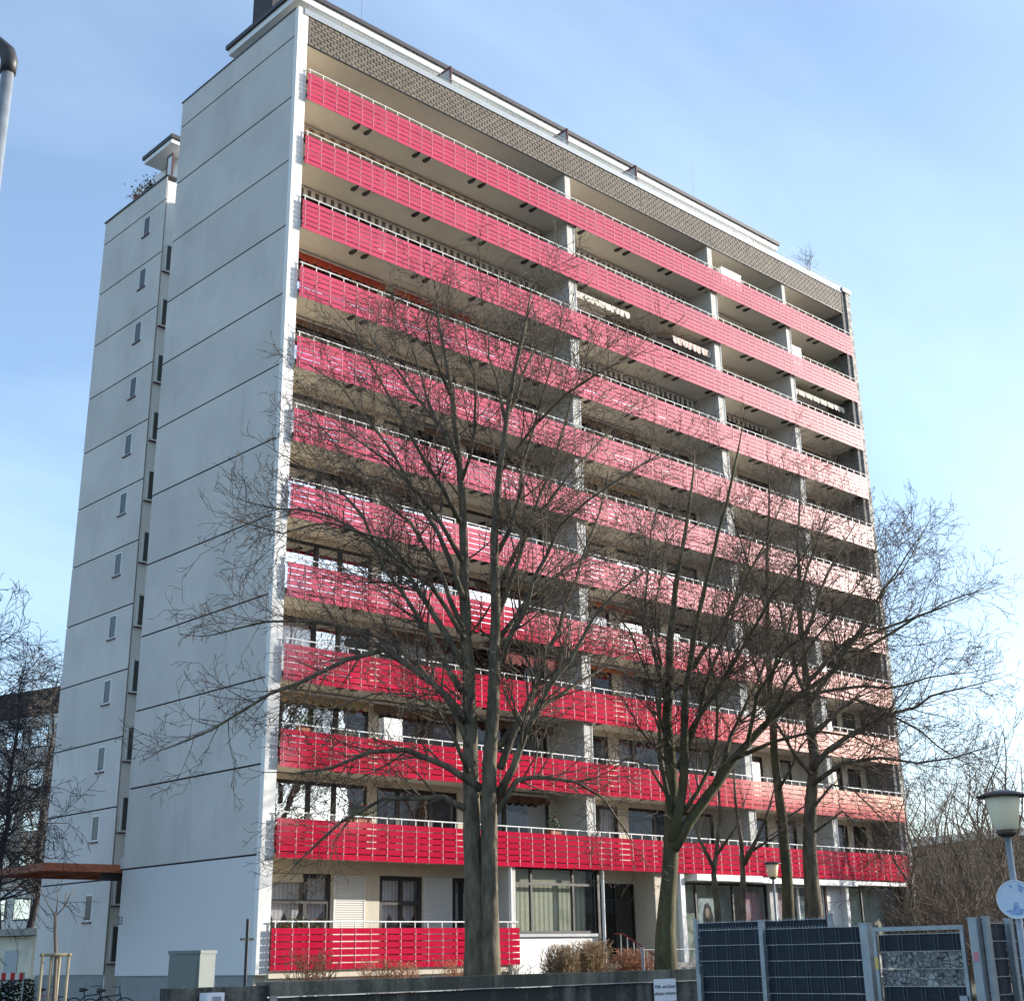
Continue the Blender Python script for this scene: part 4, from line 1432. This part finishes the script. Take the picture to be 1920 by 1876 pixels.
FX_ = -9.0
RODM = mat('dark_rod', (0.10, 0.12, 0.14), 0.5)
PF = thing('privacy_fence', 'dark slatted privacy fence left of the steel gate', 'fence', (FX_, -25.5, 0))
fpanel(PF, FX_ + .045, -25.14, -24.05, 1.94, 9, .2, .06)
fpanel(PF, FX_ + .045, -26.68, -25.20, 1.93, 9, .2, .06)
fpost(PF, FX_, -25.17, 2.03, .032)
fpost(PF, FX_ - .01, -24.06, 1.35, .03)
RFN = thing('privacy_fence', 'dark slatted fence whose top edge shows behind the front fence', 'fence', (-7.6, -24, 0))
fpanel(RFN, -7.6, -25.25, -22.9, 2.07, 10, .2, .06)
fpost(RFN, -7.57, -22.85, 2.12, .03)
fpost(RFN, -7.57, -25.3, 2.12, .03)
GA = thing('steel_gate', 'galvanised gate filled with dark strips and a printed stone strip', 'gate', (FX_, -27.5, 0))
gy0, gy1 = -28.16, -26.90
gf = MB()
gf.box(FX_ - .02, gy0, 1.86, FX_ + .02, gy1, 1.91).box(FX_ - .02, gy0, .1, FX_ + .02, gy1, .15)
gf.box(FX_ - .021, gy0, .151, FX_ + .021, gy0 + .045, 1.859).box(FX_ - .021, gy1 - .045, .151, FX_ + .021, gy1, 1.859)
gf.build('frame', STEEL, GA)
fpanel(GA, FX_ + .03, gy0 + .06, gy1 - .06, 1.82, 8, .2, .18, special=(1, 2), comb=False)
fpost(GA, FX_ + .02, -26.79, 1.95, .06)
fpost(GA, FX_ + .02, -28.30, 1.97, .055)
MB().box(FX_ - .05, -28.13, .80, FX_ - .023, -28.03, 1.12).build('lock_case', STEEL, GA)
MB().tube([(FX_ - .06, -28.08, 1.02), (FX_ - .10, -28.08, 1.02), (FX_ - .10, -27.95, 1.02)], .011, 6).build('handle', STEEL, GA)
MB().box(FX_ - .03, -26.955, 1.42, FX_ - .022, -26.905, 1.56).build('tag', mat('yellow_tag', (.65, .5, .12), .6), GA)
MB().box(FX_ - .037, -28.34, 1.5, FX_ - .036, -28.27, 1.6).build('tag', mat('pink_tag', (.6, .2, .25), .6), GA)
SFN = thing('privacy_fence', 'dark slatted fence turning away to the right of the gate behind the lamp post', 'fence', (-8, -28.4, 0))
fpanel(SFN, -28.33, -8.9, -8.33, 1.92, 9, .2, .06, along='x')
fpanel(SFN, -28.33, -8.22, -5.6, 1.92, 9, .2, .06, along='x')
fpost(SFN, -8.9 - .02, -28.42, 1.98, .035)
fpost(SFN, -8.27, -28.36, 1.96, .04)
fpost(SFN, -5.6, -28.36, 1.96, .04)

# distant low fence beyond the right end
DF = thing('mesh_fence', 'thin mesh fence at the edge of the thicket', 'fence', (27, -6, 0))
a, b = at(1752, 1715, 60), at(1930, 1712, 58)
MB().tube([(a[0], a[1], 0), (a[0], a[1], 2.9)], .09, 6).build('post', STEEL, DF)
for zz_ in (2.8, 2.1, 1.2):
    MB().tube([(a[0], a[1], zz_), (b[0], b[1], zz_)], .02, 5).build('rail', STEEL, DF)

# ------------------------------------------------------------------ lamps
def post_lamp(name, label, x, y, ht, s=1.0, group=None, z0=0.0):
    """post-top lamp: pole, tapered opal shade, wide flat hat"""
    T = thing(name, label, 'street lamp', (x, y, z0), group)
    hs_ = ht - .50 * s
    MB().lathe((x, y, 0), [(.055 * s, z0 - .1), (.055 * s, z0 + 1.0), (.04 * s, z0 + 1.05), (.036 * s, hs_)], 14).build('pole', STEEL, T, True)
    MB().lathe((x, y, hs_), [(.05 * s, -.02), (.10 * s, 0), (.11 * s, .04 * s), (.10 * s, .05 * s)], 18).build('collar', BROWNM, T, True)
    MB().lathe((x, y, hs_), [(.115 * s, .052 * s), (.135 * s, .07 * s), (.19 * s, .40 * s), (.185 * s, .415 * s)], 24).build('shade', OPAL, T, True)
    MB().lathe((x, y, hs_), [(.285 * s, .418 * s), (.29 * s, .428 * s), (.20 * s, .465 * s), (.10 * s, .49 * s), (.03 * s, .50 * s)], 28).build('hat', BROWNM, T, True)
    return T


q = at(1877, 1480, 17.0)
LX, LY, LH = float(q[0]), float(q[1]), float(q[2])
post_lamp('street_lamp', 'street lamp with cream shade and brown hat at the right edge', LX, LY, LH)
q2 = at(1447, 1614, 46)
post_lamp('street_lamp', 'small street lamp with cream shade among the tree trunks', float(q2[0]), float(q2[1]), float(q2[2]), 1.05, z0=.45)
sz = onp(1891, 1686, 1, LY)
d = Vector((CAM[0] - LX, CAM[1] - LY, 0)).normalized()
sd = Vector((-d.y, d.x, 0))
cpt = Vector((LX, LY, float(at(1891, 1686, 17)[2]))) + d * .062
ring = [cpt + sd * (.205 * math.cos(a)) + Vector((0, 0, .205 * math.sin(a))) for a in [k * 2 * math.pi / 40 for k in range(40)]]
rs = MB().prism(ring, tuple(d * .006)).build('round_sign', mat('pale_blue_disc', (0.50, 0.60, 0.74), .3, col2=(.62, .70, .80), scale=4), None, label='round pale blue disc sign with worn blue patches on the lamp pole', cat='sign')
rim = MB()
rim.tube([cpt + d * .008 + sd * (.2 * math.cos(a)) + Vector((0, 0, .2 * math.sin(a))) for a in [k * 2 * math.pi / 40 for k in range(41)]], .006, 5, False)
rim.build('rim', SIGNW, rs)
BLUEP = mat('worn_blue', (0.12, 0.24, 0.55), .5, col2=(.45, .56, .72), scale=28)
for pts in ([(-.10, .12), (-.04, .165), (-.035, .10), (-.07, .06)], [(.03, .165), (.06, .15), (.04, .11), (.025, .13)],
            [(-.10, -.12), (-.03, -.09), (-.02, -.03), (.03, -.03), (.04, -.10), (.12, -.12), (.06, -.16), (-.03, -.165)]):
    MB().prism([cpt + d * .0065 + sd * -a_ + Vector((0, 0, b_)) for a_, b_ in pts], tuple(d * .0012)).build('worn_patch', BLUEP, rs)
MB().prism([Vector((LX, LY, cpt.z - .03)) + d * .03 + sd * .04, Vector((LX, LY, cpt.z - .03)) + d * .03 - sd * .04, Vector((LX, LY, cpt.z + .03)) + d * .03 - sd * .04, Vector((LX, LY, cpt.z + .03)) + d * .03 + sd * .04], tuple(d * .031)).build('clamp', STEEL, rs)
# tall lamp cut by the left edge
q = at(17, 118, 12.0)
TL_ = thing('street_lamp', 'tall grey lamp pole with dark elbow cut by the left edge', 'street lamp', (float(q[0]), float(q[1]), 0))
MB().lathe((q[0], q[1], 0), [(.11, -.1), (.10, 3), (.058, float(q[2]) - .05)], 14).build('pole', STEEL, TL_, True)
lt = Vector((-FW[1], FW[0], 0))
e0 = Vector((q[0], q[1], float(q[2]) - .12))
MB().tube([e0, e0 + Vector((0, 0, .14)), e0 + Vector((0, 0, .24)) + lt * .03, e0 + Vector((0, 0, .33)) + lt * .12, e0 + Vector((0, 0, .35)) + lt * .4], [.075, .078, .078, .078, .07], 12).build('elbow', DARKM, TL_, True)
hd = e0 + Vector((0, 0, .35)) + lt * .35
MB().tube([hd, hd + lt * .1 + Vector((0, 0, .01)), hd + lt * .7 + Vector((0, 0, .05)), hd + lt * .8 + Vector((0, 0, .05))], [.06, .10, .10, .04], 12).build('lamp_head', DARKM, TL_, True)

# ------------------------------------------------------------------ left side: young tree with stakes, bicycles, hut, hedge, barrier, far block
q = at(106, 1800, 33)
YT = thing('young_tree', 'thin young tree tied between wooden stakes at the left', 'tree', (float(q[0]), float(q[1]), 0))
rg = random.Random(3)
b3 = (float(q[0]), float(q[1]))
pl = [tp(u, v, b3) for u, v in ((104, 1870), (105, 1800), (103, 1740), (104, 1710))]
pl[0].z = -.05
tmb = MB().tube(pl, [.045, .04, .036, .03], 7, True)
for px in ([(104, 1716), (90, 1695), (78, 1670), (70, 1655)], [(105, 1712), (108, 1690), (107, 1660)], [(105, 1716), (120, 1700), (124, 1675)], [(119, 1702), (130, 1680), (140, 1664)]):
    pts = [tp(u, v, b3, rg.uniform(-.1, .1)) for u, v in px]
    tmb.tube(pts, [.016, .012, .009, .006][:len(pts)], 5, True)
tmb.build('trunk', TWIG2, YT, True)
ST = thing('tree_stakes', 'square of round wooden stakes with crossbars holding the young tree', 'tree stake', (float(q[0]), float(q[1]), 0))
sp_ = []
for u, off in ((80, -.3), (129, -.1), (97, .35), (112, .4)):
    w_ = tp(u, 1792, b3, off)
    sp_.append(w_)
    MB().tube([(w_.x, w_.y, -.05), (w_.x, w_.y, w_.z)], .035, 8).build('stake', STAKE, ST, True)
for i_, j_ in ((0, 1), (2, 3), (0, 2), (1, 3)):
    a_, b_ = sp_[i_], sp_[j_]
    e_ = (b_ - a_).normalized() * .06
    MB().tube([a_ - e_ + Vector((0, 0, .03)), b_ + e_ + Vector((0, 0, .03))], .032, 8).build('crossbar', STAKE, ST, True)


def bicycle(label, c, az, mtl, seed):
    T = thing('bicycle', label, 'bicycle', (c[0], c[1], 0), 'bicycles parked at the plinth')
    f = Vector((math.cos(az), math.sin(az), 0))
    P = lambda a, z: Vector((c[0], c[1], 0)) + f * a + Vector((0, 0, z))
    for a in (-.52, .52):
        w = MB().tube([P(a + .33 * math.cos(t_), .345 + .33 * math.sin(t_)) for t_ in [k * 2 * math.pi / 24 for k in range(25)]], .02, 6, False).build('wheel', BIKE, T, True)
        sp = MB()
        for k in range(8):
            t_ = k * math.pi / 4
            sp.tube([P(a, .345), P(a + .32 * math.cos(t_), .345 + .32 * math.sin(t_))], .003, 3, False)
        sp.build('spokes', STEEL, w)
    fr = MB()
    for pp_ in ([(-.52, .345), (-.08, .30)], [(-.08, .30), (-.2, .85)], [(-.52, .345), (-.17, .72)], [(-.17, .72), (.36, .76)], [(-.08, .30), (.38, .66)], [(.52, .345), (.36, .8), (.34, .95)]):
        fr.tube([P(*z_) for z_ in pp_], .018, 6)
    fr.build('frame', mtl, T, True)
    sdv = Vector((-f.y, f.x, 0))
    MB().tube([P(.34, .98) + sdv * .3 - f * .12, P(.34, 1.0) + sdv * .1, P(.34, 1.0) - sdv * .1, P(.34, .98) - sdv * .3 - f * .12], .014, 6).build('handlebar', DARKM, T, True)
    MB().tube([P(-.34, .9), P(-.2, .9), P(-.06, .9)], [.07, .06, .02], 8).build('saddle', DARKM, T, True)


q = at(168, 1855, 48); bicycle('dark bicycle, left of two at the grey plinth', (float(q[0]), float(q[1])), math.radians(5), BIKE, 1)
q = at(203, 1855, 46); bicycle('dark bicycle with raised handlebar at the end wall edge', (float(q[0]), float(q[1])), math.radians(-12), BIKE, 2)
q = at(88, 1868, 50); bicycle('pinkish bicycle behind the stakes of the young tree', (float(q[0]), float(q[1])), math.radians(5), BIKEP, 3)

hl, hr_ = at(-60, 1745, 74), at(64, 1745, 70)
HU = thing('small_house', 'low pale outbuilding with flat dark eaves at the left edge', 'house', (float(hl[0]), float(hl[1]), 0))
va = Vector((hl[0], hl[1], 0)); vb = Vector((hr_[0], hr_[1], 0))
nb_ = Vector((FW[0], FW[1], 0)) * 6
MB().prism([va, vb, vb + nb_, va + nb_], (0, 0, 2.9)).build('wall', mat('pale_house', (.62, .58, .46), .9, var=.15, scale=1), HU)
e_ = (vb - va).normalized()
rfp = [va - e_ * .2 - nb_ * .08, vb + e_ * .2 - nb_ * .08, vb + e_ * .2 + nb_, va - e_ * .2 + nb_]
MB().prism([(v.x, v.y, 2.92) for v in rfp], (0, 0, .3)).build('roof', mat('grey_roof_slab', (.3, .28, .25), .9), HU)
dvec = va.lerp(vb, .60); dv2 = va.lerp(vb, .80)
n_ = Vector((-FW[0], -FW[1], 0)) * .03
MB().prism([dvec + n_ * .2, dv2 + n_ * .2, dv2 + n_ * .2 + Vector((0, 0, 2.3)), dvec + n_ * .2 + Vector((0, 0, 2.3))], tuple(n_)).build('door', mat('grey_door', (.33, .36, .38), .5), HU)
hg = at(25, 1850, 64)
segs = []
rg = random.Random(8)
HG = thing('hedge', 'dark clipped hedge below the outbuilding at far left', 'hedge', (float(hg[0]), float(hg[1]), 0))
mbh = MB()
for k in range(2600):
    s_ = rg.uniform(-2.4, 1.1)
    c_ = Vector((hg[0], hg[1], 0)) + Vector((FW[1], -FW[0], 0)) * s_ + Vector((FW[0], FW[1], 0)) * rg.uniform(-.5, .5) + Vector((0, 0, rg.uniform(0, 1.12)))
    a_ = perp(Vector((0, 0, 1)), rg) * .07
    b_ = Vector((rg.uniform(-1, 1), rg.uniform(-1, 1), rg.uniform(-1, 1))) * .07
    mbh.poly([c_ - a_, c_ + b_, c_ + a_, c_ - b_])
mbh.build('foliage', HEDGE, HG)
BA = thing('striped_barrier', 'red and white striped barrier board above the dark hedge', 'barrier', (float(hg[0]), float(hg[1]), 0))
ba, bb = at(-40, 1829, 61), at(45, 1827, 61)
n8 = 10
for k in range(n8):
    p0 = Vector(ba).lerp(Vector(bb), k / n8); p1 = Vector(ba).lerp(Vector(bb), (k + 1) / n8)
    zc = 1.25
    MB().prism([(p0.x, p0.y, zc - .13), (p1.x, p1.y, zc - .13), (p1.x, p1.y, zc + .13), (p0.x, p0.y, zc + .13)], (FW[0] * .02, FW[1] * .02, 0)).build('board', mat('barrier_red', (.6, .03, .03), .5) if k % 2 else WHITE, BA)
for p0 in (Vector(ba), Vector(bb)):
    MB().tube([(p0.x, p0.y, 0), (p0.x, p0.y, 1.4)], .03, 6).build('post', STEEL, BA)
# far block of flats at the left
fa, fb = at(-160, 1300, 112), at(150, 1300, 98)
FB = thing('far_apartment_block', 'pale block with brown roof storey seen behind the birch', 'building', (float(fa[0]), float(fa[1]), 0))
va = Vector((fa[0], fa[1], 0)); vb = Vector((fb[0], fb[1], 0)); nb_ = Vector((FW[0], FW[1], 0)) * 12
FH = float(at(60, 1350, 103)[2])
MB().prism([va, vb, vb + nb_, va + nb_], (0, 0, FH)).build('wall', mat('far_white', (.62, .62, .58), .9, var=.1, scale=.5), FB)
e_ = (vb - va).normalized()
va2, vb2 = va + e_ * 6.0 + nb_ * .05, vb + nb_ * .05
MB().prism([(v.x, v.y, FH + .01) for v in (va2, vb2, vb2 + nb_ * .8, va2 + nb_ * .8)], (0, 0, 2.0)).build('roof_storey', mat('brown_roof_storey', (.05, .038, .03), .9, var=.3, scale=1), FB)
n_ = Vector((-FW[0], -FW[1], 0)) * .05
LW = (vb - va).length
for r in range(6):
    for c in range(7):
        p0 = va + e_ * (1.0 + c * LW / 7.2)
        p1 = p0 + e_ * 1.7
        z0 = 1.6 + r * 2.8
        if z0 + 1.5 > FH:
            continue
        w_ = MB().prism([(p0.x, p0.y, z0), (p1.x, p1.y, z0), (p1.x, p1.y, z0 + 1.4), (p0.x, p0.y, z0 + 1.4)], tuple(n_)).build('window', FRAME, FB)
        pm_ = p0 + n_ * 1.05 + e_ * .08
        pn_ = p1 + n_ * 1.05 - e_ * .08
        MB().prism([(pm_.x, pm_.y, z0 + .08), (pn_.x, pn_.y, z0 + .08), (pn_.x, pn_.y, z0 + 1.32), (pm_.x, pm_.y, z0 + 1.32)], tuple(n_ * .1)).build('pane', PANE2, w_)

# flat-roofed building behind the thicket on the right
fa, fb = at(1660, 1565, 118), at(2080, 1570, 104)
FR = thing('flat_roofed_building', 'long brown flat-roofed building with a pale roof edge behind the thicket', 'building', (float(fa[0]), float(fa[1]), 0))
va = Vector((fa[0], fa[1], 0)); vb = Vector((fb[0], fb[1], 0)); nb_ = Vector((FW[0], FW[1], 0)) * 14
FH2 = float(at(1800, 1575, 111)[2])
MB().prism([va, vb, vb + nb_, va + nb_], (0, 0, FH2)).build('wall', BRICKB, FR)
e_ = (vb - va).normalized()
o2 = Vector((FW[0], FW[1], 0)) * .5
MB().prism([(v.x, v.y, FH2 + .005) for v in (va - e_ * .4 - o2, vb + e_ * .4 - o2, vb + e_ * .4 + nb_, va - e_ * .4 + nb_)], (0, 0, .55)).build('roof', mat('pale_roof_edge', (.7, .66, .58), .8), FR)
LW = (vb - va).length
for r in range(2):
    for c in range(8):
        p0 = va + e_ * (1.2 + c * LW / 8.2)
        p1 = p0 + e_ * 1.6
        z0 = 1.4 + r * 3.4
        n_ = Vector((-FW[0], -FW[1], 0)) * .05
        w_ = MB().prism([(p0.x, p0.y, z0), (p1.x, p1.y, z0), (p1.x, p1.y, z0 + 1.6), (p0.x, p0.y, z0 + 1.6)], tuple(n_)).build('window', FRAME, FR)

# high-rise across the street, seen mirrored in the lower red boards
OP = thing('opposite_apartment_block', 'tall block across the street, mirrored in the lower red panels', 'building', (92, -75, 0))
MB().box(67, -84, 0, 116, -70, 36).build('wall', mat('opposite_wall', (.22, .20, .19), .9, var=.15, scale=.3), OP)
for r in range(12):
    MB().box(67.5, -69.99, 1.6 + r * 2.9, 115.5, -69.9, 3.0 + r * 2.9).build('window', mat('opposite_glass', (.03, .035, .04), .15), OP)
NH = thing('added_shade_house', 'unseen flat-roofed house added beside the street to shade the wall and fence', 'house', (18, -29, 0))  # unseen block added outside the frame to cast shade over wall and fence
MB().box(9, -35, 0, 28, -23.5, 7.9).build('wall', mat('shade_house_wall', (.5, .46, .38), .9, var=.1), NH)
MB().box(8.7, -35.3, 7.91, 28.3, -23.2, 8.2).build('roof', mat('opposite_roof', (.16, .07, .05), .8), NH)
for xx in (11, 14.5, 18, 21.5, 25):
    for zz_ in (1.0, 3.8):
        MB().box(xx - .6, -23.49, zz_, xx + .6, -23.42, zz_ + 1.4).build('window', FRAMEW, NH)
OP3 = thing('opposite_house', 'long house added across the street to keep horizon glow out of the lower right panels', 'building', (150, -75, 0))  # added, its height set to hide the warm horizon from the mirroring boards
MB().box(116.5, -84, 0, 230, -71, 17.5).build('wall', mat('opposite_wall', (.22, .20, .19)), OP3)
MB().prism([(116.2, -70.6, 17.51), (116.2, -84.4, 17.51), (116.2, -77.5, 21)], (114, 0, 0)).build('roof', mat('opposite_roof', (.16, .07, .05), .8), OP3)
OP2 = thing('opposite_house', 'low house across the street, mirrored in the ground-floor panels', 'building', (45, -75, 0))
MB().box(20, -82, 0, 66.5, -71, 7).build('wall', mat('opposite_wall', (.22, .20, .19)), OP2)
MB().prism([(19.5, -70.5, 7.01), (19.5, -82.5, 7.01), (19.5, -76.5, 11.5)], (47.3, 0, 0)).build('roof', mat('opposite_roof', (.16, .07, .05), .8), OP2)

# ------------------------------------------------------------------ things on the balconies
def flower_box(label, x, z, w, cols, seed, h=.38):
    rg = random.Random(seed)
    T = thing('flower_box', label, 'plant', (x, .12, z))
    MB().box(x - w / 2, .10, z, x + w / 2, .28, z + .17).build('trough', TERRA, T)
    for mtl, n in cols:
        mb = MB()
        for k in range(n):
            c_ = Vector((x + rg.gauss(0, w * .27), .19 + rg.gauss(0, .07), z + .17 + abs(rg.gauss(0, h * .5))))
            a_ = Vector((rg.uniform(-1, 1), rg.uniform(-1, 1), rg.uniform(-1, 1))).normalized() * .05
            b_ = Vector((rg.uniform(-1, 1), rg.uniform(-1, 1), rg.uniform(-1, 1))).normalized() * .03
            mb.poly([c_ - a_, c_ - b_, c_ + a_, c_ + b_])
        mb.build('foliage' if mtl is LEAF else 'flowers', mtl, T)


def gx(u, v):
    return float(onp(u, v, 1, .15)[0])


flower_box('red-flowered balcony box on the second-lowest red band, left of the trunk', gx(675, 1530), bt(11) + .02, 1.0, [(LEAF, 260), (FLOWER, 26)], 91, .5)
flower_box('small green plant on the lowest full band right of the trunk', gx(1040, 1545), bt(11) + .02, .6, [(LEAF, 160)], 92, .5)
flower_box('green plants at the right end of the third red band from the top', gx(1560, 695), bt(2) + .02, 1.4, [(LEAF, 260)], 93, .45)
flower_box('small plant on the fourth red band from the bottom near the left corner', gx(572, 1355), bt(10) + .02, .5, [(LEAF, 140)], 94, .5)
flower_box('plants behind the rail of the lowest short balcony', gx(560, 1735), 2.40, 1.6, [(LEAF, 240), (FLOWER, 12)], 95, .3)


def white_box(label, x, z, w, h, d=.3):
    T = MB().box(x - w / 2, .3, z, x + w / 2, .3 + d, z + h).build('storage_box', WHITE, None, label=label, cat='box')
    MB().box(x - w / 2 - .015, .285, z + h + .001, x + w / 2 + .015, .3 + d + .015, z + h + .03).build('lid', WHITE, T)
    MB().box(x - .05, .29, z + h * .6, x + .05, .298, z + h * .6 + .03).build('handle', DARKM, T)


white_box('white cabinet on the balcony above the second red band, left of the plants', gx(1498, 665), SOF[2] + .225, .9, 1.6)
white_box('pale cabinet at the left of the top balcony third bay', gx(1375, 510), SOF[1] + .225, 1.6, 1.5)
white_box('white cabinet on the left balcony two bands above the ground', gx(742, 1380), SOF[10] + .225, .8, 1.65)
for k, (yy, hh, lab) in enumerate(((16.9, .9, 'dark plant tub on the rear roof terrace, nearer the penthouse'), (18.0, .75, 'pale plant tub on the rear roof terrace, farther from the penthouse'))):
    T = thing('plant_tub', lab, 'plant', (2.5, yy, 36.27))
    MB().lathe((2.5, yy, 36.27), [(.2, 0), (.28, .45), (.30, .5)], 12).build('tub', DARKM if k == 0 else TERRA, T)
    mb = MB()
    rg = random.Random(k + 400)
    for q_ in range(160):
        c_ = Vector((2.5 + rg.gauss(0, .22), yy + rg.gauss(0, .25), 36.75 + abs(rg.gauss(0, hh * .4))))
        a_ = Vector((rg.uniform(-1, 1), rg.uniform(-1, 1), rg.uniform(-1, 1))).normalized() * .07
        b_ = Vector((rg.uniform(-1, 1), rg.uniform(-1, 1), rg.uniform(-1, 1))).normalized() * .04
        mb.poly([c_ - a_, c_ - b_, c_ + a_, c_ + b_])
    mb.build('foliage', HEDGE if k == 0 else SHRUB, T, kind='stuff')
# bare rooftop bush
rg = random.Random(31)
segs = []
RB = thing('rooftop_bush', 'small bare bush on the roof terrace near the right end', 'shrub', (33.6, .6, 36.14))
for k in range(7):
    grow(segs, Vector((33.6, .6, 36.3)), Vector((rg.uniform(-.7, .7), rg.uniform(-.5, .5), 1)).normalized(), 1.3, .02, 1, 3, rg, step=.25, rmin=.008)
link('twigs', seg_mesh('twigs', segs, TWIG2), RB, kind='stuff')
MB().box(33.3, .45, 36.141, 33.9, .75, 36.5).build('trough', DARKM, RB)

print('objects', len(bpy.data.objects), 'tris', sum(len(o.data.polygons) for o in bpy.data.objects if o.type == 'MESH') * 2)
